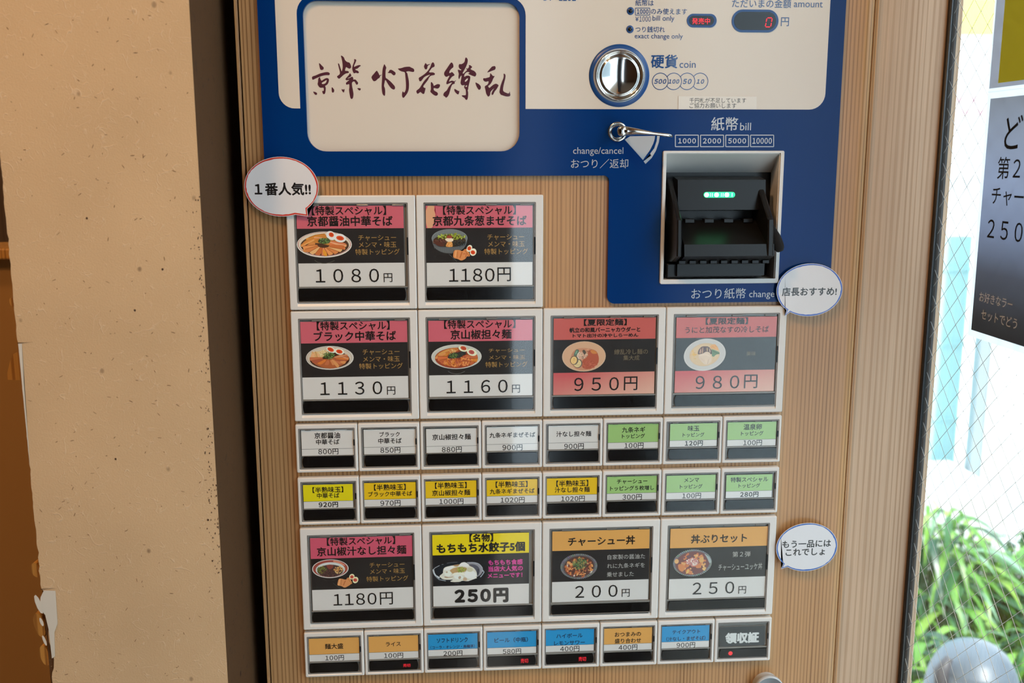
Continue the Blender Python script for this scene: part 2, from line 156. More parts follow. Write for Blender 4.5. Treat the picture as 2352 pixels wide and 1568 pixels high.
1265.14],0.61,[0.118,0.196,0.117]],['s',[162.38,1269.38,169.03,1266.85],0.42,[0.319,0.448,0.286]],['p',[148.7,1265.21,149.07,1268.61,151.85,1272.21,154.75,
1272.65,159.12,1272.35,161.91,1268.9,162.54,1265,161.1,1264.53,149.68,1264.71],[0.166,0.099,0.096]],['p',[149.89,1265.68,150.73,1269.56,151.9,1271,152.08,
1265.65],[0.625,0.382,0.286]],['p',[152.56,1265.64,152.85,1271.47,153.81,1271.7,153.78,1265.62],[0.666,0.414,0.286]],['p',[157.09,1268,156.98,1271.16,158.19,
1271.39,158.57,1267.49],[0.546,0.382,0.236]],['p',[159.8,1266.99,159.42,1270.89,160.68,1269.41,161.29,1265.99],[0.585,0.448,0.342]],['p',[149.44,1264.71,
154.02,1265.62,156.15,1267.29,159.3,1267.24,162.1,1263.79,162.56,1257.68,160.44,1255.76,158.53,1254.57,155.36,1254.86,151.84,1258.34,149.56,1261.3],[0.897,
0.706,0.547]],['s',[151.42,1263.71,156.24,1264.61,159.94,1263.09],1.41,[0.98,0.781,0.628]],['s',[156.63,1260.22,157.27,1255.81],1.18,[0.959,0.761,0.587]],
['s',[152.25,1260.53,154.76,1258.29],1.18,[0.858,0.643,0.494]],['s',[159.57,1259.68,158.5,1255.55],0.61,[0.754,0.561,0.424]]]},{'r':5,'c':0,'big':1,'card':[-224.01,
-126.38,1090.26],'bands':[[1069.19,'pink2'],[1037.18,'black'],[1015.78,'white']],'strip':[-224.84,-126.41,1008.34],'t':[['【特製スペシャル】',-208.06,-142.65,1086.18,
7.76,'K',0.018],['京山椒汁なし担々麺',-217.98,-132.12,1076.3,8.9,'K',0.02],['チャーシュー',-167.92,-134.27,1060.98,4.48,'G',0],['メンマ・味玉',-167.63,-133.98,1054.5,4.94,'G',
0],['特製トッピング',-171.28,-130.88,1046.86,5.41,'G',0],['１１８０',-203.83,-162.08,1026.42,12.01,'K',0.004,0.16],['円',-158.85,-146.21,1026.29,13.85,'K',0.004]],
'art':[['s',[-213.29,1048.34,-209.66,1046.24],0.45,[0.057,0.047,0.045]],['s',[-204.58,1046.07,-200.84,1047.44],0.45,[0.057,0.054,0.049]],['e',-205.71,1058.63,
17.47,9.5,0,[0.849,0.821,0.8]],['e',-205.7,1058.76,16.66,8.76,0,[0.4,0.086,0.063]],['p',[-202.49,1067.18,-196.77,1065.89,-191.12,1062.01,-192.08,1061.05,
-197.97,1064.45,-203.01,1065.34],[0.849,0.319,0.217]],['p',[-191.15,1061.27,-189.37,1058.98,-190.15,1056.03,-191.71,1058.07],[0.503,0.108,0.056]],['e',
-205.69,1057.77,14.07,7.53,0,[0.753,0.8,0.8]],['e',-205.73,1056.53,12.46,6.3,0,[0.095,0.054,0.049]],['c',-214.1,1058.03,4.38,4.2,110,1.59,0.68,[[0.233,
0.219,0.036],[0.15,0.186,0.045],[0.338,0.319,0.056],[0.101,0.186,0.056]]],['p',[-209.56,1062.59,-205.39,1063.2,-202.19,1062.36,-203.21,1059.42,-206.27,
1057.79,-208.28,1059.58],[0.283,0.07,0.049]],['c',-206.39,1054.07,9.69,3.96,150,1.13,0.77,[[0.107,0.047,0.045],[0.161,0.07,0.063],[0.075,0.036,0.038],[0.21,
0.092,0.081]]],['c',-197.73,1057.51,4.61,3.71,80,1.36,0.77,[[0.952,0.536,0.171],[0.753,0.35,0.096],[0.62,0.186,0.081],[1,0.769,0.332]]],['p',[-198.02,1048.59,
-194.33,1048.22,-192.5,1047.42,-190.42,1047.35,-190.14,1048.83,-187.81,1049.5,-186.93,1047.98,-184.76,1042.93,-186.4,1042.49,-188.06,1041.05,-192.55,1038.7,
-195.49,1040.8,-198.95,1041.41,-199.61,1042.43],[0.829,0.35,0.138]],['s',[-196.89,1047.81,-198.24,1041.88],1,[1,0.536,0.243]],['s',[-191.62,1046.15,-193.61,
1041.73],1,[0.62,0.199,0.068]],['s',[-195.29,1047.26,-195.93,1041.81],0.63,[0.68,0.25,0.09]],['s',[-189.68,1048.82,-185.68,1043.21],0.68,[0.62,0.25,0.068]],
['e',-185.24,1050.17,2.5,2.85,-25,[1,0.932,0.602]],['e',-185.24,1049.92,1.73,1.74,-25,[0.753,0.132,0.081]],['e',-185.25,1049.89,1.05,1.05,-25,[0.629,0.086,
0.047]],['e',-181.87,1046.58,2.67,3.35,-20,[1,0.932,0.602]],['e',-182.1,1046.58,1.97,1.79,-20,[0.753,0.132,0.09]],['e',-182.12,1046.58,1.18,1.08,-20,[0.629,
0.086,0.054]],['s',[-203.26,1044.04,-199.67,1040.68,-196.28,1038.08],0.36,[0.075,0.086,0.102]]]},{'r':5,'c':1,'big':1,'card':[-106.84,-12.72,1090.07],'bands':[[1069.22,
'yellow'],[1037.08,'black2'],[1016.05,'white']],'strip':[-106.91,-8.89,1008.49],'t':[['【名物】',-70.95,-47.72,1086.02,7.96,'K',0.03],['もちもち水餃子5個',-103.01,
-16.54,1076.18,9.42,'K',0.04],['もちもち食感',-52.65,-18.84,1060.21,4.75,'M',0.04],['当店大人気の',-52.69,-18.66,1053.55,4.99,'M',0.04],['メニューです！',-53.45,-19.08,1046.53,
5,'M',0.04],['２５０円',-86.1,-32.85,1025.82,15.09,'K',0.06,0.14]],'art':[['e',-82.72,1051.38,24.34,10.48,0,[0.013,0.018,0.027]],['e',-67.76,1053.06,9.65,8.07,
0,[0.368,0.364,0.419]],['e',-69.29,1052.03,8.38,7,0,[0.116,0.119,0.156]],['s',[-106.69,1054.3,-104.64,1056.38,-100.32,1058.66],0.63,[0.503,0.549,0.623]],
['s',[-98.04,1059.66,-96.52,1059.88],0.39,[0.31,0.351,0.398]],['s',[-92.97,1060.84,-88.93,1061.39,-82.86,1061.66],0.39,[0.189,0.208,0.25]],['s',[-73.26,
1060.9,-67.69,1060.86,-61.88,1059.07,-58.6,1055.2,-58.38,1051.15],0.73,[0.503,0.549,0.623]],['s',[-62.68,1053.44,-62.97,1047.51],0.98,[0.035,0.038,0.051]],
['s',[-57.86,1052.21,-56.86,1050.56,-58.65,1047.64,-60.45,1045.54],0.83,[0.503,0.591,0.699]],['s',[-106.44,1054.29,-105.73,1051.04,-104.26,1048.3,-100.75,
1046.04],1.46,[0.663,0.73,0.8]],['s',[-104.27,1047.77,-100.78,1044.15,-94.73,1042.6],0.98,[0.31,0.351,0.398]],['s',[-85.64,1039.6,-81.84,1039.34],0.39,
[0.101,0.119,0.156]],['e',-80.44,1051.31,15.2,8.07,0,[0.503,0.314,0.164]],['p',[-97,1052.65,-96.33,1055.58,-94.28,1057.13,-87.19,1058.52,-84.94,1057.1,
-82.15,1057.28,-79.33,1060.96,-75.78,1061.65,-72.76,1059.94,-70.51,1056.92,-66.97,1055.46,-64.22,1051.33,-63.5,1045.64,-67.84,1043.08,-73.44,1041.37,-78.26,
1042.34,-80.55,1041.06,-86.89,1041,-90.69,1041.93,-86.61,1043.69,-91.68,1043.58,-97.24,1044.03,-100.98,1047.66,-96.9,1050.76],[0.869,0.863,0.769]],['p',
[-90.8,1053.26,-86.47,1055.81,-81.91,1056.74,-74.32,1055.96,-73.32,1054.32,-75.38,1051.15,-82.98,1050.85,-86.81,1048.28,-88.05,1050.48],[0.62,0.398,0.186]],
['p',[-82.41,1057.02,-78.83,1060.67,-75.79,1061.38,-72.77,1059.41,-71.02,1056.66,-75.32,1056.8,-78.35,1057.97],[0.996,1,1]],['p',[-96.61,1053.44,-94.54,
1056.6,-87.45,1057.99,-85.95,1056.87,-90.54,1053.79,-93.57,1053.88],[1,1,1]],['p',[-88.06,1049.4,-85.51,1050.93,-79.18,1051.27,-75.39,1049.8,-73.39,1047.04,
-77.94,1048,-83,1048.97,-86.57,1047.46],[1,1,0.876]],['e',-92.35,1050.35,3.29,2.95,-20,[0.952,0.999,0.91]],['s',[-95.18,1046.66,-91.65,1045.74,-87.59,1046.15],
1.22,[0.503,0.332,0.199]],['s',[-100.22,1047.64,-94.7,1045.03,-87.34,1045.87],0.63,[1,0.999,0.843]],['e',-81.77,1046.23,4.57,2.43,-10,[0.952,1,0.956]],
['e',-80.76,1045.66,1.27,1.62,-20,[0.58,0.433,0.319]],['e',-70.33,1048.29,5.84,4.31,-10,[0.974,1,0.991]],['e',-70.8,1053.43,3.05,2.15,-10,[0.753,0.73,0.536]],
['p',[-76.7,1046.07,-73.41,1044.88,-73.94,1041.92,-77.75,1042.32],[0.707,0.509,0.35]],['s',[-72.93,1041.89,-64.27,1044.85],0.73,[1,1,0.956]],['e',-93.34,
1051.72,1.01,0.94,0,[0.62,0.47,0.35]],['c',-79.4,1053.97,4.3,2.96,70,2.2,0.54,[[0.31,0.433,0.065],[0.503,0.636,0.125],[0.189,0.274,0.043],[0.663,0.591,
0.164]]]]},{'r':5,'c':2,'big':1,'card':[10.25,106.6,1090.25],'bands':[[1070.14,'orange'],[1037.73,'black'],[1016.39,'white']],'strip':[9.91,108.47,1007.7],
't':[['チャーシュー丼',25.65,92.26,1079.41,9.49,'K',0.022],['自家製の醤油た',65.1,102.51,1062.18,5.47,'S',-0.004],['れに九条ネギを',64.86,102.46,1052.97,5.49,'S',-0.004],['乗せました',
64.75,91.66,1043.99,5.51,'S',-0.004],['２００',33.3,75.75,1026.62,11.53,'K',0.004],['円',79.99,88,1024.01,8.32,'K',0.004]],'art':[['r',36.74,1053.4,18.34,13.22,
62,[0.474,0.488,0.519]],['e',36.74,1053.4,16.35,11.6,6,[0.141,0.132,0.148]],['e',36.74,1053.17,15.03,10.91,6,[0.125,0.057,0.045]],['p',[24.58,1057.27,26.33,
1058.14,26.37,1053.49,27.27,1051.61,24.62,1052.85],[0.754,0.68,0.571]],['p',[46.95,1048.89,50.71,1049,49.42,1046.24,47.66,1045.83],[0.754,0.707,0.61]],
['p',[31.31,1044.49,33.07,1045.14,33.1,1043.04,31.33,1042.86],[0.8,0.62,0.534]],['c',36.74,1052.7,13.26,9.99,70,3.97,2.3,[[0.781,0.31,0.107],[0.625,0.189,
0.069],[0.474,0.116,0.058],[0.897,0.432,0.155],[0.242,0.087,0.069],[0.347,0.116,0.069]]],['c',36.75,1052.47,12.37,9.29,40,1.88,1.26,[[0.948,0.503,0.214],
[0.159,0.057,0.052],[0.666,0.233,0.093]]],['c',37.59,1056.39,7.28,5.57,150,3.14,0.46,[[0.141,0.283,0.122],[0.095,0.169,0.08],[0.198,0.368,0.122],[0.075,
0.107,0.083],[0.376,0.467,0.174]]]]},{'r':5,'c':3,'big':1,'card':[127.44,225.44,1089.69],'bands':[[1069.45,'orange'],[1036.99,'black'],[1015.74,'white']],
'strip':[127.19,226.24,1008.17],'t':[['丼ぶりセット',148.12,204.69,1078.45,9.12,'K',0.022],['第２弾',190.71,208.85,1061.29,5.52,'S',-0.004],['チャーシューユッケ丼',176.86,
221.43,1047.97,6.93,'S',-0.004],['２５０',151.43,193.83,1026.23,11.62,'K',0.004],['円',198.23,206.08,1023.3,7.92,'K',0.004]],'art':[['r',150.52,1053.49,19.59,
14.17,58,[0.571,0.641,0.663]],['e',150.52,1053.49,18.16,12.93,6,[0.214,0.198,0.221]],['e',150.53,1053.24,17.2,12.31,6,[0.237,0.101,0.1]],['p',[161.5,1063.59,
168.36,1058.41,169.5,1053.4,167.62,1052.46,165.02,1058.52],[0.463,0.546,0.555]],['c',149.94,1053.01,13.38,9.95,46,5.78,3.34,[[0.828,0.347,0.145],[0.736,
0.242,0.114],[0.877,0.474,0.2],[0.651,0.198,0.129],[0.781,0.292,0.129]]],['c',149.94,1053.01,13.38,9.95,16,2.89,1.78,[[0.193,0.101,0.129],[0.927,0.585,
0.266],[0.285,0.141,0.145]]],['e',134.39,1055.74,2.14,2.48,0,[0.927,0.546,0.243]],['p',[143.61,1041.99,145.82,1047.66,147.28,1046.62,146.92,1043.13],[0.927,
0.585,0.181]],['p',[159.67,1047.47,163.44,1049.1,164.67,1048.06,162.88,1044.37],[0.927,0.585,0.243]],['p',[157.14,1058.76,161.15,1059.88,162.07,1054.13,
158.02,1053.76],[0.877,0.509,0.2]],['p',[135.66,1052.96,141.38,1052.54,143.66,1048.23,140.69,1044.08,136.55,1046.96],[0.8,0.302,0.12]],['e',146.62,1060.08,
2.38,1.74,-10,[0.214,0.109,0.138]],['p',[143.17,1056.21,146.92,1058.08,150.69,1059.21,153.6,1057.88,156.78,1055.29,156.19,1051.57,151.49,1049.48,148.1,
1051.08,145.17,1053.16],[0.763,0.347,0.306]],['c',150.36,1054.74,5.97,3.74,44,2.89,0.89,[[1,0.8,0.729],[0.693,0.292,0.291],[0.877,0.546,0.498],[0.534,0.198,
0.221],[1,0.948,0.865]]]]},{'r':3,'c':0,'big':0,'card':[-228.36,-178.94,1197.58],'bands':[[1179.06,'white'],[1172.56,'white']],'strip':[-228.15,-179.81,
1166.32],'t':[['京都醤油',-216.13,-192.15,1192.1,5.31,'K',0.02],['中華そば',-214.86,-192.92,1185.8,5.33,'K',0.02],['８００円',-213.05,-194.13,1176.26,5.64,'K',0.012,
0.13]],'line':1,'rim':0},{'r':3,'c':1,'big':0,'card':[-170.03,-120.57,1196.92],'bands':[[1179.6,'white'],[1172.73,'white']],'strip':[-169.82,-121.67,1166.05],
't':[['ブラック',-155.2,-135.96,1192.01,5.12,'K',0.02],['中華そば',-156.47,-134.33,1185.6,5.35,'K',0.02],['８５０円',-154.65,-135.76,1176.28,5.67,'K',0.012,0.13]],
'line':1,'rim':0},{'r':3,'c':2,'big':0,'card':[-111.05,-62.84,1196.35],'bands':[[1179.17,'white'],[1172.78,'white']],'strip':[-111.05,-62.89,1166.2],'t':[['京山椒担々麺',
-105.33,-68.64,1188.2,5.59,'K',0.02],['８８０円',-96.33,-77.4,1175.7,5.69,'K',0.012,0.13]],'line':1,'rim':0},{'r':3,'c':3,'big':0,'card':[-53.45,-4.32,1197.08],
'bands':[[1179.96,'white'],[1173.29,'white']],'strip':[-52.82,-4.53,1166.24],'t':[['九条ネギまぜそば',-50.91,-6.89,1188.94,5.6,'K',0.02],['９００円',-38.45,-19.19,
1176.45,5.72,'K',0.012,0.13]],'line':1,'rim':0},{'r':3,'c':4,'big':0,'card':[5.89,54.44,1197.2],'bands':[[1180.05,'white'],[1173.53,'white']],'strip':[5.99,
54.45,1166.55],'t':[['汁なし担々麺',13.38,47.21,1188.72,5.63,'K',0.02],['９００円',21.09,40.19,1176.26,5.74,'K',0.012,0.13]],'line':1,'rim':0},{'r':3,'c':5,'big':0,
'card':[63.55,112.65,1197.4],'bands':[[1179.09,'green'],[1172.88,'white']],'strip':[64.2,113,1166.31],'t':[['九条ネギ',76.99,99.72,1191.66,5.65,'K',0.02],['トッピング',
77.11,99.57,1185.32,5.22,'K',0.02],['１００円',79.64,98.39,1175.71,5.77,'K',0.012,0.13]],'line':0,'rim':0},{'r':3,'c':6,'big':0,'card':[123.84,170.68,1196.93],
'bands':[[1179.9,'green'],[1173.23,'white']],'strip':[123.09,171.89,1166.07],'t':[['味玉',141.52,152.79,1191.75,5.24,'K',0.02],['トッピング',136.58,157.94,1185.38,
5.03,'K',0.02],['１２０円',138.99,156.78,1176.7,5.79,'K',0.03,0.13]],'line':0,'rim':1},{'r':3,'c':7,'big':0,'card':[180.78,228.97,1197.03],'bands':[[1179.35,
'green'],[1172.96,'white']],'strip':[181.8,230.42,1165.62],'t':[['温泉卵',196.41,214.48,1192.03,5.47,'K',0.02],['トッピング',194.17,216.46,1185.56,5.27,'K',0.02],
['１００円',196.73,215.38,1176,5.82,'K',0.012,0.13]],'line':0,'rim':0},{'r':4,'c':0,'big':0,'card':[-228.63,-181.9,1143.74],'bands':[[1127.19,'lemon'],[1120.21,
'white']],'strip':[-229.21,-180.68,1113.52],'t':[['【半熟味玉】',-219.86,-190.83,1138.58,5.64,'K',0.02],['中華そば',-215.85,-194.63,1132.8,5.43,'K',0.02],['９２０円',
-214.53,-196.17,1123.6,5.76,'K',0.03,0.13]],'line':0,'rim':0},{'r':4,'c':1,'big':0,'card':[-171.01,-121.88,1144.27],'bands':[[1127.61,'amber'],[1120.6,
'white']],'strip':[-170.64,-122.64,1113.69],'t':[['【半熟味玉】',-161.68,-131.4,1139.57,5.66,'K',0.02],['ブラック中華そば',-167.35,-125.42,1133.02,5.46,'K',0.02],['９７０円',
-155.96,-136.72,1123.56,5.79,'K',0.012,0.13]],'line':0,'rim':0},{'r':4,'c':2,'big':0,'card':[-112.79,-63.74,1144.48],'bands':[[1127.53,'amber'],[1120.8,
'white']],'strip':[-112.26,-64,1113.46],'t':[['【半熟味玉】',-103.49,-72.99,1139.98,5.68,'K',0.02],['京山椒担々麺',-106.36,-69.7,1132.66,5.7,'K',0.02],['１０００円',-99.56,
-76.25,1123.7,5.81,'K',0.012,0.13]],'line':0,'rim':0},{'r':4,'c':3,'big':0,'card':[-53.75,-4.64,1144.34],'bands':[[1127.98,'amber'],[1120.78,'white']],
'strip':[-53.45,-4.89,1113.28],'t':[['【半熟味玉】',-45.16,-14.18,1139.6,5.71,'K',0.02],['九条ネギまぜそば',-50.87,-7.31,1132.73,5.72,'K',0.02],['１０２０円',-40.46,-17.03,
1123.64,5.83,'K',0.012,0.13]],'line':0,'rim':0},{'r':4,'c':4,'big':0,'card':[4.62,53.61,1144.53],'bands':[[1127.44,'amber'],[1120.78,'white']],'strip':[5.14,
53.7,1113.47],'t':[['【半熟味玉】',13.72,44.99,1139.1,5.74,'K',0.02],['汁なし担々麺',12.2,46.48,1132.66,5.75,'K',0.02],['１０２０円',18.52,41.68,1123.42,5.86,'K',0.012,
0.13]],'line':0,'rim':0},{'r':4,'c':5,'big':0,'card':[63.35,112.34,1144.86],'bands':[[1127.69,'green'],[1120.88,'white']],'strip':[63.45,111.91,1113.78],
't':[['チャーシュー',73.06,103.09,1139.54,4.43,'K',0.02],['トッピング５枚増し',66.5,109.8,1132.84,5.33,'K',0.02],['３００円',78.72,97.87,1123.59,5.88,'K',0.012,0.13]],'line':0,
'rim':0},{'r':4,'c':6,'big':0,'card':[122.08,170.72,1144.45],'bands':[[1127.08,'green'],[1120.23,'white']],'strip':[122.36,170.59,1113.01],'t':[['メンマ',
139.4,154.33,1139.56,4.67,'K',0.02],['トッピング',135.4,157.85,1132.97,5.13,'K',0.02],['１００円',138.03,156.7,1123.4,5.91,'K',0.012,0.13]],'line':0,'rim':0},{'r':4,
'c':7,'big':0,'card':[181.24,227.94,1143.93],'bands':[[1126.93,'green'],[1119.73,'white']],'strip':[181.1,229.76,1112.79],'t':[['特製スペシャル',185.75,223.38,
1138.71,5.58,'K',0.02],['トッピング',193.89,215.52,1132.44,5.15,'K',0.02],['２８０円',195.88,214.27,1123.25,5.94,'K',0.03,0.13]],'line':0,'rim':1},{'r':6,'c':0,
'big':0,'card':[-229.18,-180.41,986.55],'bands':[[969.51,'orange'],[962.2,'white']],'strip':[-229.69,-181.48,955],'t':[['麺大盛',-213.85,-195.86,977.8,5.99,
'K',0.02],['１００円',-213.85,-195.61,965.4,6.11,'K',0.012,0.13]],'line':0,'rim':0},{'r':6,'c':1,'big':0,'card':[-170.93,-122.55,986.6],'bands':[[969.58,'orange'],
[962.38,'white']],'strip':[-171.21,-122.93,955.29],'t':[['ライス',-154.34,-139.65,977.88,5.09,'K',0.02],['１００円',-156.34,-137.51,965.62,6.14,'K',0.012,0.13]],
'line':0,'rim':0,'sold':['売切',-137.69,-130.57,955.16,4.2,'R',0]},{'r':6,'c':2,'big':0,'card':[-112.75,-63.73,986.38],'bands':[[970.12,'blue'],[963.36,'white']],
'strip':[-112.48,-64.33,955.07],'t':[['ソフトドリンク',-104.19,-73.37,979.9,5.1,'N',0.02],['（コーラ・オレンジ・烏龍茶）',-110.4,-66.51,972.82,3.72,'N',0.02],['２００円',-97.81,
-78.86,965.68,6.16,'K',0.012,0.13]],'line':0,'rim':0},{'r':6,'c':3,'big':0,'card':[-54.13,-5.25,986.77],'bands':[[969.98,'blue'],[963.09,'white']],'strip':[-53.9,
-5.65,955.39],'t':[['ビール（中瓶）',-46.94,-13.5,977.94,5.6,'N',0.02],['５８０円',-38.74,-20.32,965.52,6.18,'K',0.012,0.13]],'line':0,'rim':0,'sold':['売切',-20.83,
-13.4,955.52,4.7,'R',0]},{'r':6,'c':4,'big':0,'card':[3.45,52.75,987.12],'bands':[[970.12,'blue'],[963.3,'white']],'strip':[4.33,52.64,955.28],'t':[['ハイボール',
14.84,41.42,980.34,4.92,'N',0.02],['レモンサワー',12.66,43.76,972.56,4.92,'N',0.02],['４００円',18.84,38.25,966.12,6.21,'K',0.012,0.13]],'line':0,'rim':0,'sold':['売切',
37.45,44.94,955.22,4.73,'R',0]},{'r':6,'c':5,'big':0,'card':[62.21,111.59,986.42],'bands':[[969.3,'orange'],[962.35,'white']],'strip':[63.21,111.64,955.01],
't':[['おつまみの',73.73,100.41,979.66,5.41,'K',0.02],['盛り合わせ',73.85,100.57,972.73,5.65,'K',0.02],['４００円',77.92,97.05,965.37,6.24,'K',0.012,0.13]],'line':0,
'rim':0},{'r':6,'c':6,'big':0,'card':[121.68,170.14,986.52],'bands':[[969.71,'blue'],[962.79,'white']],'strip':[121.77,170.29,955.53],'t':[['テイクアウト',132.29,
160.81,980.14,4.72,'N',0.02],['（汁なし・まぜそば）',126.35,166.42,972.93,4.26,'N',0.02],['９００円',137.03,156.06,965.63,6.26,'K',0.012,0.13]],'line':0,'rim':0},{'r':6,
'c':7,'big':0,'card':[180.58,227.54,983.94],'bands':[[962.47,'dark']],'strip':[181.34,230.02,954.71],'t':[['領収証',186.74,221.75,971.52,10.46,'W',0.055]],
'line':0,'rim':0,'dot':[192.52,955.41,2.2]}],'calligraphy':[[0,[-200.15,1532.26,-199.4,1532.12,-197.34,1529.9,-195.96,1528.56,-196.23,1527.07,-197.01,1526.47,
-198.69,1526.31,-199.4,1527.65,-199.92,1530.33]],[0,[-206.85,1519.86,-206.05,1520.91,-203.74,1521.52,-199.4,1523.48,-192.95,1524.94,-190.7,1523.67,-191.22,
1521.87,-193.96,1522.07,-197.64,1521.39,-200.43,1520.34,-203.83,1518.98,-205.39,1518.07,-206.31,1517.92]],[0,[-201.23,1519.29,-199.35,1520.49,-199.55,1519.14,
-198.7,1517.5,-198.41,1517.05,-195.91,1518.71,-194.05,1519.53,-192.53,1519.32,-191.71,1518.13,-192.02,1516.33,-192.84,1514.53,-194.27,1513.17,-195.51,1512.72,
-194.79,1511.22,-195.04,1508.52,-195.58,1506.11,-196.68,1505.36,-197.58,1505.96,-198.21,1507.91,-197.95,1508.51,-196.89,1508.06,-196.53,1509.72,-196.93,
1511.37,-199.24,1510.91,-200.74,1511.65,-202.12,1514.04,-201.5,1515.99]],[1,[-198.16,1515.41,-195.98,1516.61,-193.64,1517.97,-194.16,1516.32,-194.81,1515.12,
-196.68,1514.21,-198.2,1514.36]],[0,[-206.31,1507.88,-205.16,1507.58,-203.8,1507.29,-202.61,1506.39,-202.81,1505.04,-203.89,1504.73,-205.09,1505.48]],[0,
[-189.73,1511.78,-188.68,1511.1,-187.36,1509.3,-187.73,1507.34,-188.67,1506.74,-189.57,1507.19,-189.75,1509.14]],[0,[-180.9,1538.91,-179.38,1538.62,-177.76,
1537,-177.5,1535.51,-176.17,1533.88,-174.67,1533.14,-173.6,1533.09,-172.57,1531.96,-171.79,1529.43,-172.32,1528.08,-173.62,1527.48,-175.12,1528.37,-176.48,
1529.11,-177.15,1527.16,-177.5,1525.67,-175.2,1525.77,-173.85,1524.94,-174.34,1523.89,-176.19,1523.64,-177.74,1522.98,-179.93,1521.32,-181.66,1519.67,-182.76,
1518.83,-183.82,1519.36,-184.84,1520.7,-183.9,1521.6,-182.34,1522.51,-181.83,1524.16,-182.22,1526.24,-183.03,1529.52,-183.47,1531.9,-182.94,1532.35,-182.35,
1531.61,-181.39,1528.34,-180.42,1525.06,-180.03,1525.96,-179.41,1528.05,-179.33,1530.73,-179.6,1533.71,-180.06,1536.39]],[0,[-169.24,1536,-168.33,1535.71,
-167.72,1535.8,-167.13,1534.82,-167.79,1533.18,-169.09,1530.79,-169.6,1528.99,-168.05,1529.75,-165.26,1530.81,-163.73,1530.76,-163.2,1530.28,-164.38,1529.47,
-166.58,1527.52,-168.27,1527.36,-168.29,1526.61,-166.02,1525.87,-165.13,1524.68,-165.47,1523.78,-166.54,1523.69,-167.9,1524.22,-169.46,1523.46,-170.34,
1524.51,-171.04,1526.9,-170.88,1529.29,-169.82,1531.98,-168.89,1534.37]],[0,[-173.77,1522.7,-173.27,1523.84,-172.59,1523.3,-171.75,1521.51,-173.23,1520.3,
-174.78,1519.7,-175.57,1518.95,-173.25,1519.71,-171.84,1520.61,-170.92,1520.76,-170.25,1519.42,-170.38,1518.07,-168.84,1518.53,-167.79,1517.78,-166.9,1516.58,
-166.01,1515.54,-166.51,1514.18,-167.6,1513.64,-168.19,1514.48,-169.49,1517.02,-171.68,1515.81,-171.62,1512.51,-170.95,1509.2,-170.45,1505.59,-171.01,1502.27,
-172.27,1501.21,-173.32,1501.96,-173.86,1504.68,-174.49,1509.19,-173.96,1511.3,-173.95,1514.6,-176.19,1513.69,-176.94,1514.14,-176.99,1515.49,-174.54,1517.3,
-173.75,1518.2,-175.76,1517.6,-177.34,1518.04,-176.93,1519.24,-175.04,1521.19]],[0,[-180.74,1510.31,-179.7,1509.32,-178.44,1510.23,-178.32,1509.18,-178.84,
1507.22,-179.47,1506.92,-180.94,1508.87]],[0,[-167.37,1510.87,-164.92,1510.88,-163.76,1510.43,-164.19,1509.38,-165.04,1508.68,-166.18,1509.52]],[0,[-149.53,
1526.26,-148.61,1525.26,-147.45,1523.02,-147.07,1521.84,-145.7,1522.5,-144.84,1522.43,-146.68,1521.31,-146.85,1519.99,-148.77,1518.93,-150.3,1517.2,-152.34,
1516.74,-153.39,1518.11,-154.34,1520.09,-153.7,1521.55,-151.9,1523.4]],[0,[-142.63,1531.87,-141.98,1530.96,-140.69,1528.59,-141.54,1526.74,-141.84,1519.88,
-140.1,1518.96,-136.91,1516.33,-133.33,1512.37,-133.66,1509.98,-135.16,1509.66,-137.3,1511.03,-139.93,1514.73,-142.01,1518.56,-142.6,1516.31,-143.45,1512.86,
-142.59,1511.27,-142.25,1508.36,-142.56,1504.5,-143.31,1504.1,-144.76,1505.69,-145.23,1508.88,-145.41,1512.32,-144.84,1518.94,-144.56,1524.75,-143.93,1528.44,
-143.21,1530.29]],[0,[-140.11,1524.46,-138.88,1524.78,-138.3,1526.36,-137.21,1526.95,-135.86,1526.69,-133.19,1524.94,-132.62,1523.88,-133.11,1522.43,-134.34,
1521.95,-135.28,1522.42,-136.87,1524.13,-138.63,1523.94]],[0,[-130.82,1527.98,-129.87,1527.99,-127.42,1528.4,-124.69,1529.38,-120.08,1529.7,-118.74,1528.83,
-116.72,1528.05,-116.01,1526.74,-116.22,1525.41,-117.18,1525.01,-118.81,1525.27,-121.24,1525.79,-123.56,1525.25,-122.36,1524.06,-121.86,1521.69,-121.13,
1517.72,-120.93,1513.74,-121.28,1510.02,-122.43,1506.83,-124.67,1503.89,-126.2,1502.29,-127.14,1503.09,-127.52,1504.55,-127.34,1506.81,-126.62,1508.54,
-126.1,1507.35,-125.15,1507.22,-124.01,1509.48,-123.67,1512.94,-123.85,1517.71,-124.16,1522.21,-124.38,1524.98,-127.49,1525.49,-129.63,1526.67]],[0,[-106.06,
1533.01,-105.36,1532.38,-104.67,1531.28,-103.24,1531.84,-101.1,1532.21,-104.11,1530.6,-104.43,1528.39,-105.16,1527.33,-106.16,1527.27,-106.99,1528.37,-107.48,
1530.03,-106.8,1531.41]],[0,[-100.67,1532.55,-99.51,1533.71,-98.39,1532.83,-97.79,1530.9,-98.15,1529.52,-100.16,1528.96,-101.9,1526.74,-103.36,1524.66,
-99.08,1524.87,-97.62,1523.72,-97.98,1522.47,-101.26,1522.04,-102.85,1520.64,-104.03,1518.14,-106.07,1515.64,-108.69,1512.43,-107,1511.05,-106.28,1511.47,
-106.44,1510.22,-107.06,1507.85,-107.66,1506.03,-108.8,1505.89,-111.05,1507.97,-111.78,1507,-113.51,1505.93,-114.35,1506.85,-114.75,1508.52,-113.59,1509.63,
-111.57,1511.03,-109.8,1513.96,-106.88,1518.13,-103.41,1521.47,-101.67,1523,-105.39,1521.88,-107.7,1520.35,-109.74,1517.57,-110.61,1516.87,-111.74,1517.06,
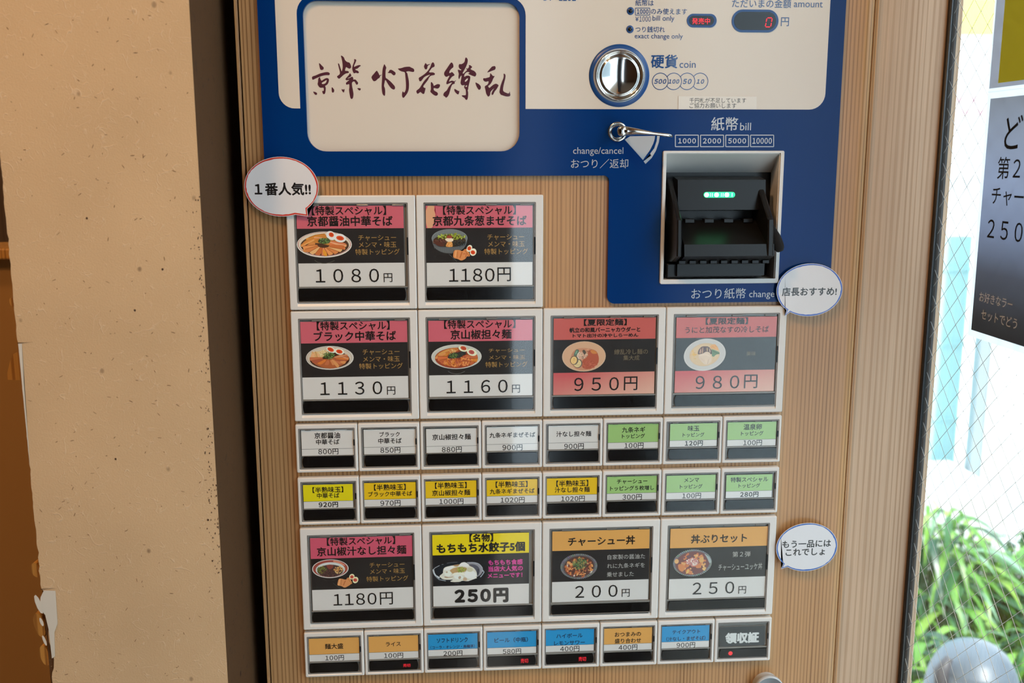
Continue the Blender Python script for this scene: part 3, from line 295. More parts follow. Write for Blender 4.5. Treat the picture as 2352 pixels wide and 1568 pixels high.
-112.33,1519.49,-111.97,1520.19,-110.25,1521.17,-106.79,1523.4,-103.9,1526.18,-102.15,1528.67,-101.12,1531.16]],[0,[-101.49,1516.54,-100.5,1516.22,-99.24,
1514.55,-99.12,1513.02,-97.54,1513.73,-95.81,1514.71,-93.38,1514.44,-93.26,1513.19,-94.14,1511.37,-95.87,1510.53,-98.57,1511.36,-99.15,1510.94,-99.03,1509.41,
-97.62,1508.3,-95.91,1507.61,-95.08,1505.94,-95.96,1504.68,-97.39,1504.31,-99.38,1505.36,-101.92,1507.59,-102.05,1508.42,-101.45,1510.09,-101.58,1514.27]],
[0,[-83.14,1533.74,-82.01,1533.06,-81.17,1531.54,-81.05,1529.33,-82.78,1528.22,-84.52,1526.27,-85.11,1524.19,-83.68,1524.47,-82.81,1525.23,-81.68,1524.76,
-80.04,1522.69,-80.85,1521.85,-82.29,1521.29,-84.03,1519.34,-85.64,1516.55,-83.19,1517.67,-81.48,1517.63,-80.63,1516.99,-78.89,1518.25,-79.19,1517.41,-80.35,
1516.3,-79.78,1515.6,-80.65,1514.76,-82.23,1514.48,-83.25,1512.67,-84.3,1509.32,-85.34,1505.69,-86.81,1503.45,-88.11,1502.61,-89.38,1504,-90.52,1504.55,
-90.2,1506.79,-88.75,1508.19,-87.31,1509.03,-85.55,1512.38,-82.93,1515.45,-82.21,1516.29,-84.07,1515.73,-87.24,1514.27,-87.74,1515.43,-86.91,1517.94,-84.28,
1522.39,-86.58,1521.27,-87.73,1520.85,-89,1521.81,-89.69,1523.47,-89.24,1525.14,-87.06,1528.19]],[0,[-80.55,1510.73,-78.99,1509.9,-76.99,1508.65,-75.99,
1508.93,-76.29,1507.11,-76.88,1505.66,-77.89,1505.85,-79.59,1507.24,-80.57,1509.05]],[0,[-70.55,1537.13,-69.83,1537.96,-68.98,1537.41,-68.13,1535.9,-68.44,
1533.27,-69.62,1530.22,-71.36,1527.16,-73.11,1524.11,-72.25,1523.69,-70.52,1525.5,-68.79,1526.9,-69.92,1528.56,-69.63,1528.7,-68.49,1527.87,-66.9,1530.1,
-67.61,1530.78,-66.6,1531.48,-65.61,1530.79,-64.24,1529.83,-64.76,1529,-66.06,1527.74,-63.92,1526.78,-62.21,1526.1,-60.45,1523.75,-61.39,1521.38,-62.82,
1521.51,-68.25,1523.71,-67.81,1523.99,-66.52,1524.41,-67.66,1525.52,-69.67,1524.95,-71.4,1523.14,-71.71,1520.78,-69.69,1522.04,-67.69,1522.24,-66.03,1521.36,
-66.29,1518.58,-67.47,1514.12,-68.07,1511.61,-68.08,1509.93,-68.66,1509.65,-68.05,1507.14,-68.44,1502.38,-69.46,1500.7,-70.47,1501.12,-71.46,1502.66,-73.31,
1503.63,-74.22,1504.88,-72.44,1505.03,-70.29,1504.9,-70.12,1507.41,-70.38,1510.34,-71.52,1511.04,-71.73,1512.43,-70.92,1514.11,-73.5,1513.4,-74.78,1514.93,
-74.91,1516.04,-74.3,1519.38,-73.7,1522.44,-74.85,1521.6,-76.02,1518.96,-76.59,1519.37,-76.8,1521.31,-76.26,1523.81,-77.09,1525.75,-77.22,1527.41,-75.94,
1527,-74.23,1526.6,-74.08,1527.43,-75.64,1527.97,-76.48,1529.77,-76.32,1531.29,-75.45,1532.4,-74.46,1531.72,-71.87,1533.11,-71.01,1534.36]],[1,[-71.02,
1517.73,-69.43,1519.4,-68.14,1519.96,-68.58,1518.29,-70.03,1516.89,-71.03,1516.75]],[1,[-70.79,1512.43,-69.77,1513.83,-68.91,1513.28,-69.5,1512.16]],[0,
[-61.62,1516.34,-60.5,1515.86,-58.51,1514.9,-56.77,1513.08,-56.53,1511.63,-57.3,1510.05,-58.42,1509.68,-59.17,1510.4,-60.53,1512.58,-61.26,1514.52]],[0,
[-51.08,1524.73,-49.95,1526.43,-48.19,1528.37,-46.69,1530.06,-45.44,1530.43,-43.94,1530.61,-43.19,1529.48,-43.58,1527.42,-46.2,1526.57,-48.95,1525.47]],
[0,[-48.09,1524.5,-47.22,1523.66,-45.72,1521.73,-44.22,1522.05,-44.48,1521.13,-45.61,1519.55,-46.24,1517.73,-47.76,1515.06,-49.64,1513.35,-50.27,1513.23,
-49.15,1511.17,-47.27,1512.88,-45.01,1514.59,-42.87,1515.32,-40.5,1514,-41.26,1512.41,-42.77,1509.98,-44.28,1508.51,-45.55,1505.71,-46.43,1505.22,-47.18,
1505.95,-46.79,1507.77,-45.53,1509.97,-44.52,1511.43,-46.78,1509.48,-48.17,1507.77,-48.36,1505.09,-49.95,1503.57,-51.07,1504.84,-52.06,1506.78,-52.54,1509.7,
-53.28,1512.37,-52.65,1513.34,-50.76,1514.2,-49.75,1516.02,-49.62,1517.48,-52.25,1516.74,-53.75,1517.34,-54.74,1518.79,-54.23,1520.12,-52.98,1519.76,-50.23,
1520.5,-48.6,1520.99,-48.34,1522.81]],[0,[-36.21,1523.71,-35.59,1524.13,-34.71,1523.36,-34.34,1521.9,-34.72,1519.24,-35.61,1516.08,-36.49,1512.43,-36.75,
1509.27,-35.75,1508.05,-33.74,1507.21,-31.99,1506.6,-31.11,1507.09,-30.73,1508.92,-30.48,1507.34,-29.98,1505.39,-30.48,1504.29,-32.49,1503.92,-35.01,1504.28,
-37.77,1505.24,-38.52,1505.36,-40.02,1507.43,-39.76,1509.5,-39,1513.15,-37.73,1516.8,-36.22,1520.2,-35.92,1522.14]]],'fascia':{'ivory':[['ＢＴ－Ｌ２５２',-0.97,
28.14,1590.46,8.11,'B',0.05,0.1],['紙幣は',81.6,98.12,1585.44,5.58,'B',0.004],['のみ使えます',95.74,128.54,1578.26,5.6,'B',0.004],['１０００',83.14,93.57,1577.98,4.1,
'B',0.03,0.12],['¥',81.9,84.85,1571.59,4.48,'B',0],['１０００',85.44,95.9,1571.64,4.49,'B',0.004,0.14],['bill only',97.48,117.25,1571.78,4.87,'B',0],['つり銭切れ',
82.09,108.9,1562.69,5.64,'B',0.004],['exact change only',81.6,125.41,1556.36,5.27,'B',0],['円',215.08,222.48,1570.24,8.51,'B',0.004],['ただいまの金額',169.4,223.65,
1585.86,7.31,'B',0.004],['amount',226.26,252.94,1585.4,5.27,'B',0],['硬貨',96.8,121.27,1535,11.33,'B',0.02],['coin',123.18,137.98,1532.45,6.48,'B',0],['５００',
100.54,111.42,1517.44,4.4,'B',0.03,0.14],['１００',113.62,123.35,1517.49,4.4,'B',0.03,0.14],['５０',126.84,134.62,1517.54,4.41,'B',0.03,0.2],['１０',139.52,146.31,
1517.59,4.42,'B',0.03,0.2]],'blue':[['change/cancel',26.96,73.29,1455.06,7.43,'L',0],['おつり／返却',25.15,78.07,1444.25,9.54,'L',0.002],['紙幣',154.25,179.38,
1479.95,11.32,'L',0.008],['bill',181.35,191.56,1477.59,6.66,'L',0],['１０００',123.97,140.48,1464.68,5.33,'L',0.025,0.16],['２０００',147.02,164,1464.68,5.34,'L',
0.025,0.16],['５０００',170.61,187.49,1464.68,5.35,'L',0.025,0.16],['１００００',193.47,211.76,1464.68,5.36,'L',0.025,0.13],['おつり紙幣',140.8,193.21,1323.03,9.64,'L',
0.002],['change',196.51,221.04,1321.33,7.3,'L',0]],'boxes':[[121.18,1469.84,142.58,1469.85,142.93,1459.45,121.49,1459.46],[144.61,1469.85,166.17,1469.86,
166.57,1459.45,144.97,1459.45],[168.21,1469.86,189.56,1469.87,190.01,1459.44,168.61,1459.45],[191.48,1469.87,213.19,1469.88,213.69,1459.43,191.93,1459.44]],
'box1000':[81.7,1580.94,94.68,1581.06,94.83,1575.01,81.83,1574.9],'circ':[[105.9,1517.52],[118.18,1517.57],[130.44,1517.62],[142.49,1517.67]],'sale':[[128.37,
1576.38,155.61,1576.62,156.05,1564.85,128.73,1564.64],[130.59,1574.58,153.24,1574.77,153.53,1566.69,130.85,1566.51],['発売中',133.23,149.64,1570.14,4.88,'R',
0.01]],'amt':[[169.21,1580.37,212.19,1580.75,213.15,1561,169.99,1560.68],[171.55,1578.3,210.06,1578.64,210.81,1563.04,172.17,1562.75],[200.77,1573.45,205.7,
1573.49,206.08,1565.56,201.14,1565.52]],'lamp':[[77.31,1578.37],[77.12,1562.67]],'coin':[68.18,1522.32],'pivot':[67.45,1472.81],'arm':[70.59,1477.34,79.62,
1475.45,95.38,1472.05,113.13,1470.35,113.22,1467.12,95.45,1469.39,79.74,1469.77,70.76,1468.62],'hub':[67.95,1472.41],'wedge':[74.44,1465.79,79.23,1468.78,
102.34,1469.16,102.03,1466.17,100.97,1462.43,98.02,1456.43,95.77,1453.43,91.66,1447.42],'wedge2':[104.27,1469.16,106.74,1469.16,105.97,1463.18,103.46,1455.68,
99.75,1449.29,94.06,1443.88,92.23,1446.29,99.3,1451.55,98.1,1453.05,101.85,1457.93,104,1464.67],'notice':[[122.77,1504.43,195.37,1504.27,195.79,1493.01,
123.11,1492.85],['千円札が不足しています',133.12,185.75,1500.86,5.03,'K',0],['ご協力お願いします',133.27,176.77,1496.2,4.65,'K',0]],'bill':{'out':[109.81,1455.72,223.63,1455.41,
223.75,1331.96,109.79,1333.1],'inn':[112.53,1453.64,220.19,1453.36,219.6,1336.88,112.42,1337.1],'back':[120.33,1435.67,223.02,1435.45,223.96,1333.18,120.13,
1334.18]},'unit':[[22,1432.02],[4,1429.17],[0,1401.66],[20,1399.79],[20,1391.96],[10,1391.77],[-28,1372.14],[-30,1361.65],[-4,1351.72],[-4,1340.67],[28,
1335.56]],'ux':[125.2,208.25],'cheek':[[16,1430.52],[6,1423.11],[-26,1395.99],[-29,1394.21],[-31,1372.79],[-31,1361.75],[-12,1355.01],[16,1352.07]],'cx':[[117.93,
122.51],[201.49,206.94]],'led':[149.44,1418.12,178.63,1418.02,178.83,1413.01,149.61,1413.13],'tab':[[206.95,1387.46],[216.87,1365.01]],'knob':[231.73,916.82],
'blueR':274.8,'notchx':60.63,'blueB':1314.5,'blueBL':1433.43,'ivL':-235.84,'ivB':1492.91,'ringL':-217.5,'ringR':-16.62,'ringT':1589.2,'ivR':259.93,'win':[-212.25,
1455.42,-22.06,1584.72]},'bubbles':[[-236.19,1424.3,32.76,26.45,-213.61,1397.88,-225.78,1400.95,-217.02,1407.13,[['１番人気!!',-260.12,-210.3,1422.29,10.02,
'K',0.03]]],[253.46,1326.05,32.03,25.24,230.38,1301.16,232.07,1307.12,235.96,1305.4,[['店長おすすめ!',226.8,279.89,1324.6,7.91,'K',0.022]]],[264.64,1068.11,31.17,
25.3,239.48,1045.77,242.2,1051.67,246.79,1048.76,[['もう一品には',239.54,289.13,1071.64,7.79,'K',0.022],['これでしょ',243.37,283.39,1063.2,7.81,'K',0.022]]]],'poster':{'dark':[[-64.54,
1499.55],[-59.39,1296.4]],'margin':[[-56.78,1504.42],[-54.56,1290.74]],'darktop':1499.55,'yel':[[-60.98,1507.93],[-74.92,1511.59]],'t':[['ど',-91.98,1483.77,
1456.09],['第２',-85.41,1449.98,1431.36],['チャー',-79.99,1424.14,1409.35],['２５０',-77.74,1396.74,1380.7],['お好きなラー',-73.98,1332.92,1324.17],['セットでどう',-79.57,
1318.18,1309.07]],'wire':[[20.79,1576.32],[7.96,1563.15],[21.79,1550.8]]}}
F_ = D['fascia']

# ------------------------------------------------------------------ materials
def srgb(c): return tuple((v/255/12.92 if v <= 10 else ((v/255+.055)/1.055)**2.4) for v in c)
def mat(name, col=(.8, .8, .8), rough=.5, metal=0., spec=.5, emit=None, es=0., coat=0.):
    m = bpy.data.materials.new(name); m.use_nodes = True
    b = m.node_tree.nodes['Principled BSDF']
    b.inputs['Base Color'].default_value = (*col, 1); b.inputs['Roughness'].default_value = rough
    b.inputs['Metallic'].default_value = metal; b.inputs['Specular IOR Level'].default_value = spec
    b.inputs['Coat Weight'].default_value = coat; b.inputs['Coat Roughness'].default_value = .04
    if emit: b.inputs['Emission Color'].default_value = (*emit, 1); b.inputs['Emission Strength'].default_value = es
    return m
class NT:
    def __init__(s, m): s.m = m; s.t = m.node_tree; s.b = s.t.nodes['Principled BSDF']
    def n(s, typ, **k):
        x = s.t.nodes.new(typ)
        for a, v in k.items():
            if a.startswith('i_'): x.inputs[a[2:].replace('_', ' ')].default_value = v
            else: setattr(x, a, v)
        return x
    def l(s, a, b): s.t.links.new(a, b)
    def coords(s, scale=(1, 1, 1), rot=(0, 0, 0)):
        tc = s.n('ShaderNodeTexCoord'); mp = s.n('ShaderNodeMapping')
        mp.inputs['Scale'].default_value = scale; mp.inputs['Rotation'].default_value = rot
        s.l(tc.outputs['Object'], mp.inputs['Vector']); return mp.outputs['Vector']
    def noise(s, vec, scale, detail=2., rough=.5, dist=0.):
        x = s.n('ShaderNodeTexNoise'); x.inputs['Scale'].default_value = scale; x.inputs['Detail'].default_value = detail
        x.inputs['Roughness'].default_value = rough; x.inputs['Distortion'].default_value = dist
        s.l(vec, x.inputs['Vector']); return x.outputs['Fac']
    def ramp(s, fac, stops):
        x = s.n('ShaderNodeValToRGB'); e = x.color_ramp.elements
        while len(e) < len(stops): e.new(.5)
        for q, (p, c) in zip(e, stops):
            q.position = p; q.color = (*c, 1) if not isinstance(c, float) else (c, c, c, 1)
        s.l(fac, x.inputs['Fac']); return x.outputs['Color']
    def mix(s, fac, a, b, mode='MIX'):
        x = s.n('ShaderNodeMix'); x.data_type = 'RGBA'; x.blend_type = mode
        for v, i in ((fac, 0), (a, 6), (b, 7)):
            if hasattr(v, 'is_linked'): s.l(v, x.inputs[i])
            elif i == 0: x.inputs[0].default_value = v
            else: x.inputs[i].default_value = (*v, 1)
        return x.outputs[2]
    def bump(s, h, strength, dist):
        x = s.n('ShaderNodeBump'); x.inputs['Strength'].default_value = strength; x.inputs['Distance'].default_value = dist
        s.l(h, x.inputs['Height']); s.l(x.outputs['Normal'], s.b.inputs['Normal'])
def wood(name, base, dark, spacing, rough=.45, wob=5., seed=0.):
    m = mat(name, base, rough); t = NT(m)
    tc = t.n('ShaderNodeTexCoord'); mp = t.n('ShaderNodeMapping'); mp.inputs['Scale'].default_value = (1, 1, .012); mp.inputs['Location'].default_value = (seed, seed, seed*.1)
    t.l(tc.outputs['Object'], mp.inputs['Vector']); v = mp.outputs['Vector']
    w = t.n('ShaderNodeTexWave', wave_type='BANDS', bands_direction='X'); w.inputs['Scale'].default_value = .314/spacing
    w.inputs['Distortion'].default_value = wob; w.inputs['Detail'].default_value = 2.; w.inputs['Detail Scale'].default_value = 55/ (.314/spacing)
    w.inputs['Detail Roughness'].default_value = .6; t.l(v, w.inputs['Vector'])
    line = t.ramp(w.outputs['Fac'], [(.55, 0.), (.93, 1.)])
    n1 = t.noise(v, 60, 2.); n2 = t.noise(v, 900, 3., .7); n3 = t.noise(t.coords((1, 1, .25)), 14, 3.)
    vary = t.ramp(n1, [(.3, .25), (.7, 1.)])
    fac = t.n('ShaderNodeMath', operation='MULTIPLY'); t.l(line, fac.inputs[0]); t.l(vary, fac.inputs[1])
    c = t.mix(fac.outputs[0], base, dark)
    c = t.mix(.55, c, t.ramp(n2, [(.3, .72), (.7, 1.08)]), 'MULTIPLY')
    c = t.mix(.6, c, t.ramp(n3, [(.3, .82), (.7, 1.1)]), 'MULTIPLY')
    t.l(c, t.b.inputs['Base Color']); t.bump(n2, .12, .0004)
    return m
def thin_glass(name, refl=.06, tint=(.98, 1, .99), rough=.0):
    m = bpy.data.materials.new(name); m.use_nodes = True; t = m.node_tree; t.nodes.clear()
    o = t.nodes.new('ShaderNodeOutputMaterial'); mx = t.nodes.new('ShaderNodeMixShader')
    a = t.nodes.new('ShaderNodeBsdfTransparent'); a.inputs[0].default_value = (*tint, 1)
    g = t.nodes.new('ShaderNodeBsdfGlossy'); g.inputs['Roughness'].default_value = rough
    lw = t.nodes.new('ShaderNodeLayerWeight'); lw.inputs[0].default_value = .5
    pw = t.nodes.new('ShaderNodeMath'); pw.operation = 'POWER'; pw.inputs[1].default_value = 5.
    mm_ = t.nodes.new('ShaderNodeMath'); mm_.operation = 'MULTIPLY_ADD'; mm_.inputs[1].default_value = .9; mm_.inputs[2].default_value = refl
    t.links.new(lw.outputs['Facing'], pw.inputs[0]); t.links.new(pw.outputs[0], mm_.inputs[0]); t.links.new(mm_.outputs[0], mx.inputs[0])
    t.links.new(a.outputs[0], mx.inputs[1]); t.links.new(g.outputs[0], mx.inputs[2]); t.links.new(mx.outputs[0], o.inputs[0])
    return m
def ink_mat(name, rough=.5, transl=0., coat=0.):
    m = mat(name, rough=rough, coat=coat, spec=.2 if coat else .5); t = NT(m); a = t.n('ShaderNodeVertexColor'); a.layer_name = 'ink'
    t.l(a.outputs['Color'], t.b.inputs['Base Color'])
    if transl:
        o = t.t.nodes['Material Output']; tr = t.n('ShaderNodeBsdfTranslucent'); t.l(a.outputs['Color'], tr.inputs['Color'])
        mx = t.n('ShaderNodeMixShader'); mx.inputs[0].default_value = transl
        t.l(t.b.outputs[0], mx.inputs[1]); t.l(tr.outputs[0], mx.inputs[2]); t.l(mx.outputs[0], o.inputs['Surface'])
    return m
MA = dict(
    door=wood('cedar_film', (.57, .315, .135), (.27, .12, .04), .0037, .3),
    jamb=wood('cedar_post', (.64, .45, .30), (.44, .27, .15), .0058, .5, 9., 3.),
    darkwood=wood('dark_wood', (.10, .055, .03), (.05, .025, .012), .012, .5),
    peg=wood('pine_block', (.55, .27, .06), (.28, .11, .02), .006, .4, 6., 1.),
    frame=mat('white_plastic', (.78, .76, .72), .32),
    ivory=mat('ivory_acrylic', (.74, .67, .57), .16),
    logo=mat('ivory_logo_board', (.74, .67, .57), .30),
    blue=mat('blue_acrylic', (.001, .034, .17), .14, spec=.13),
    print_=ink_mat('printed_card', .5, coat=1.), paper=ink_mat('laminated_paper', .25), poster=ink_mat('poster_paper', .4, .7),
    smoke=mat('smoked_plastic', (.25, .235, .22), .15), black=mat('black_window', (.008, .008, .009), .10, spec=.38),
    blk=mat('black_plastic', (.008, .008, .0085), .3, spec=.3), clear=thin_glass('clear_cover', .012),
    glass=thin_glass('window_glass', .05), gasket=mat('black_rubber', (.012, .012, .013), .4),
    chrome=mat('chrome', (.62, .60, .57), .10, 1.), steel=mat('wire_steel', (.42, .45, .46), .3, .9),
    led=mat('green_led', (.0, .3, .1), .3, emit=(.02, 1, .30), es=1.6), ledhot=mat('green_led_spot', (.3, .9, .5), .3, emit=(.30, 1, .55), es=5.),
    red=mat('red_led', (.3, 0, 0), .4, emit=(1, .02, .04), es=1.1), redw=mat('red_led_dot', (.3, 0, 0), .4, emit=(1, .06, .07), es=.8),
    knob=mat('grey_plastic', (.24, .27, .29), .35), rim=mat('light_grey_plastic', (.55, .57, .58), .3),
    fleck=mat('straw_fleck', (.22, .13, .06), .9),
    foam=mat('black_foam', (.006, .005, .005), .95), torn=mat('torn_paper_core', (.66, .64, .57), .9),
    beige=mat('beige_plaster', (.62, .5, .36), .9), brownwall=mat('brown_plaster', (.34, .17, .045), .9),
    ceil=mat('ceiling_paint', (.70, .62, .5), .9), floor=mat('dark_tile', (.22, .21, .2), .5),
    facade=mat('white_render', (.86, .87, .88), .8), teal=mat('teal_panel', (.36, .62, .64), .5), postgrey=mat('grey_paint', (.28, .33, .36), .5),
    lowwall=mat('pale_concrete', (.7, .74, .75), .8), pave=mat('pavement', (.5, .5, .48), .9), dome=mat('grey_lid', (.10, .13, .165), .4), domedark=mat('dark_grey_lid', (.06, .06, .07), .5),
    lampw=mat('lamp_white', (.8, .8, .8), .5), yellowsign=mat('yellow_sign', (.85, .80, .12), .6), pinksign=mat('pink_sign', (.85, .35, .5), .6))
# wallpaper with plant fibres and specks
def washi(name, base, fleck, light, fs=.5, spk=.02):
    m = mat(name, base, .85, spec=.12); t = NT(m)
    fib = None
    for i, (sc, ro) in enumerate((((1, 1, 1), (0, .3, 0)), ((1.3, 1, .8), (0, 1.1, 0)), ((.8, 1, 1.2), (0, 2.2, 0)))):
        v = t.coords(sc, ro); n = t.noise(v, 42+9*i, 1.5, .5, 1.2)
        d = t.n('ShaderNodeMath', operation='SUBTRACT'); t.l(n, d.inputs[0]); d.inputs[1].default_value = .5
        ab = t.n('ShaderNodeMath', operation='ABSOLUTE'); t.l(d.outputs[0], ab.inputs[0])
        ln = t.ramp(ab.outputs[0], [(.0, 1.), (.012, 0.)])
        brk = t.ramp(t.noise(v, 75+20*i, 2.), [(.53, 0.), (.62, 1.)])
        mu = t.n('ShaderNodeMath', operation='MULTIPLY'); t.l(ln, mu.inputs[0]); t.l(brk, mu.inputs[1])
        if fib is None: fib = mu.outputs[0]
        else:
            mx = t.n('ShaderNodeMath', operation='MAXIMUM'); t.l(fib, mx.inputs[0]); t.l(mu.outputs[0], mx.inputs[1]); fib = mx.outputs[0]
    vo = t.n('ShaderNodeTexVoronoi'); vo.inputs['Scale'].default_value = 62; t.l(t.coords((1, 1, .8), (0, .6, 0)), vo.inputs['Vector'])
    sp = t.ramp(vo.outputs['Distance'], [(.0, 1.), (.10, .9), (.16, 0.)])
    sel = t.n('ShaderNodeSeparateColor'); t.l(vo.outputs['Color'], sel.inputs[0])
    gt = t.n('ShaderNodeMath', operation='GREATER_THAN'); t.l(sel.outputs[0], gt.inputs[0]); gt.inputs[1].default_value = 1-spk*8
    sm = t.n('ShaderNodeMath', operation='MULTIPLY'); t.l(sp, sm.inputs[0]); t.l(gt.outputs[0], sm.inputs[1])
    sm2 = t.n('ShaderNodeMath', operation='MULTIPLY'); t.l(sm.outputs[0], sm2.inputs[0]); t.l(sel.outputs[1], sm2.inputs[1])
    c = t.mix(.5, base, t.ramp(t.noise(t.coords(), 9, 3.), [(.3, .86), (.7, 1.08)]), 'MULTIPLY')
    fa = t.n('ShaderNodeMath', operation='MULTIPLY'); t.l(fib, fa.inputs[0]); fa.inputs[1].default_value = fs
    c = t.mix(fa.outputs[0], c, light); c = t.mix(sm2.outputs[0], c, fleck)
    t.l(c, t.b.inputs['Base Color'])
    ad = t.n('ShaderNodeMath', operation='ADD'); t.l(fib, ad.inputs[0]); t.l(t.noise(t.coords(), 700, 2.), ad.inputs[1])
    t.bump(ad.outputs[0], .35, .0006)
    return m
MA['washi'] = washi('fibre_wallpaper', (.64, .46, .275), (.16, .10, .06), (.72, .57, .40))
MA['strawwall'] = washi('dark_straw_plaster', (.10, .048, .021), (.02, .01, .006), (.05, .03, .018), .7)

# ------------------------------------------------------------------ mesh helpers
INK = dict(K=(.015, .013, .013), W=(.78, .80, .80), N=(.012, .03, .09), G=(.52, .30, .09), F=(.26, .20, .13), S=(.62, .60, .58), M=(.72, .06, .36), R=None, B=(.012, .075, .26), L=(.50, .55, .60),
    pink=srgb((222, 108, 124)), pink2=srgb((222, 96, 122)), red=srgb((214, 104, 98)), black=(.026, .022, .022), black2=(.012, .012, .015), white=(.80, .78, .77),
    peach=srgb((232, 140, 128)), peach2=srgb((236, 138, 138)), yellow=srgb((250, 226, 22)), orange=srgb((238, 176, 96)), green=srgb((166, 208, 128)), lemon=srgb((240, 226, 24)), amber=srgb((246, 202, 30)), blue=srgb((40, 156, 220)), dark=(.03, .035, .04))
class MB:
    """collects shapes in one mesh; several material slots; an 'ink' colour per face corner"""
    def __init__(s): s.bm = bmesh.new(); s.ck = s.bm.loops.layers.float_color.new('ink'); s.mats = []
    def mi(s, m):
        if m not in s.mats: s.mats.append(m)
        return s.mats.index(m)
    def face(s, vs, m, col=None, smooth=False):
        try: f = s.bm.faces.new(vs)
        except ValueError: return None
        f.material_index = s.mi(m); f.smooth = smooth
        if col is not None:
            for l in f.loops: l[s.ck] = (*[enc(v) for v in col], 1)
        return f
    def v(s, *p): return s.bm.verts.new(p)
    def box(s, x0, x1, y0, y1, z0, z1, m, bev=0.):
        q = [s.v(x, y, z) for x in (x0, x1) for y in (y0, y1) for z in (z0, z1)]
        fs = [s.face([q[i] for i in ix], m) for ix in ((0, 1, 3, 2), (4, 6, 7, 5), (0, 4, 5, 1), (2, 3, 7, 6), (0, 2, 6, 4), (1, 5, 7, 3))]
        if bev: bmesh.ops.bevel(s.bm, geom=list({e for f in fs for e in f.edges}), offset=bev, segments=2, profile=.5, affect='EDGES', clamp_overlap=True)
    def safe_poly(s, pts, y, m, col=None):
        """like poly, for hand-drawn outlines that may touch or cross themselves"""
        r = delaunay_2d_cdt([Vector(p) for p in pts], [], [list(range(len(pts)))], 1, 1e-7)
        V = [s.v(p.x, y, p.y) for p in r[0]]
        for f in r[2]:
            a, b, c = [r[0][i] for i in f[:3]]
            if (b.x-a.x)*(c.y-a.y)-(b.y-a.y)*(c.x-a.x) < 0: f = f[::-1]
            s.face([V[i] for i in f], m, col)
    def poly(s, pts, y, m, col=None):
        """flat polygon in the xz plane facing -y"""
        a = sum(pts[i-1][0]*pts[i][1]-pts[i][0]*pts[i-1][1] for i in range(len(pts)))
        if a < 0: pts = pts[::-1]
        f = s.face([s.v(x, y, z) for x, z in pts], m, col)
        if f and len(pts) > 4:
            bmesh.ops.triangulate(s.bm, faces=[f], quad_method='BEAUTY', ngon_method='EAR_CLIP')
    def loft(s, loops, m, cap0=False, cap1=False, smooth=False, close=True, col=None):
        V = [[s.v(*p) for p in L] for L in loops]; n = len(V[0])
        for a, b in zip(V, V[1:]):
            for i in range(n if close else n-1):
                j = (i+1) % n; s.face([a[i], a[j], b[j], b[i]], m, col, smooth)
        if cap0: s.face(V[0][::-1], m, col)
        if cap1: s.face(V[-1], m, col)
        return V
    def lathe(s, prof, c, m, n=48, smooth=True, cap=False):
        """prof: (radius, y) about the axis through c=(x,z) along y"""
        s.loft([[(c[0]+r*math.cos(2*PI*i/n), y, c[1]+r*math.sin(2*PI*i/n)) for i in range(n)] for r, y in prof], m, smooth=smooth, cap1=cap)
    def tube(s, pts, rad, m, n=8, caps=True):
        P = [Vector(p) for p in pts]; R = rad if isinstance(rad, (list, tuple)) else [rad]*len(P); L = []
        for i, p in enumerate(P):
            d = (P[min(i+1, len(P)-1)]-P[max(i-1, 0)]).normalized(); a = d.orthogonal().normalized() if i == 0 else (a0-d*a0.dot(d)).normalized()
            a0 = a; b = d.cross(a)
            L.append([tuple(p+(a*math.cos(2*PI*k/n)+b*math.sin(2*PI*k/n))*R[i]) for k in range(n)])
        s.loft(L, m, caps, caps, True)
    def plate(s, outer, holes, y0, y1, m, bev=0.):
        """solid plate with holes: front at y0, back at y1; loops of (x,z)"""
        E = []
        for L in [outer]+holes:
            vs = [s.v(x, y0, z) for x, z in L]
            E += [s.bm.edges.new((vs[i-1], vs[i])) for i in range(len(vs))]
        g = bmesh.ops.triangle_fill(s.bm, use_beauty=True, use_dissolve=False, edges=E, normal=(0, -1, 0))
        for f in g['geom']:
            if isinstance(f, bmesh.types.BMFace): f.material_index = s.mi(m)
        for L in [outer]+holes:
            s.loft([[(x, y0, z) for x, z in L], [(x, y1, z) for x, z in L]], m)
    def build(s, name, parent=None, loc=None, recalc=False):
        if recalc: bmesh.ops.recalc_face_normals(s.bm, faces=s.bm.faces[:])
        me = bpy.data.meshes.new(name); s.bm.to_mesh(me); s.bm.free()
        for m in s.mats: me.materials.append(m)
        o = bpy.data.objects.new(name, me); COL.objects.link(o)
        if parent: o.parent = parent
        if loc: o.location = loc
        return o
def enc(v): return v
def rr(x0, z0, x1, z1, r, n=6):
    """rounded rectangle loop, counter-clockwise seen from -y"""
    rs = r if isinstance(r, (list, tuple)) else [r]*4   # bl, br, tr, tl
    out = []
    for (cx, cz, a, q) in ((x0+rs[0], z0+rs[0], 180, rs[0]), (x1-rs[1], z0+rs[1], 270, rs[1]), (x1-rs[2], z1-rs[2], 0, rs[2]), (x0+rs[3], z1-rs[3], 90, rs[3])):
        for i in range(n+1):
            t = math.radians(a+90*i/n); out.append((cx+q*math.cos(t), cz+q*math.sin(t)))
    return out
def at(L, y): return [(x, y, z) for x, z in L]
def prs(f): return [(f[i]/1000, f[i+1]/1000) for i in range(0, len(f), 2)]
def chaikin(P, k=1):
    for _ in range(k):
        Q = []
        for i in range(len(P)):
            a, b = P[i], P[(i+1) % len(P)]
            Q += [(a[0]*.78+b[0]*.22, a[1]*.78+b[1]*.22), (a[0]*.22+b[0]*.78, a[1]*.22+b[1]*.78)]
        P = Q
    return P
def ell(cx, cz, rx, rz, rot=0, n=36):
    c, s_ = math.cos(math.radians(rot)), math.sin(math.radians(rot))
    return [(cx+rx*math.cos(t)*c-rz*math.sin(t)*s_, cz+rx*math.cos(t)*s_+rz*math.sin(t)*c) for t in (2*PI*i/n for i in range(n))]
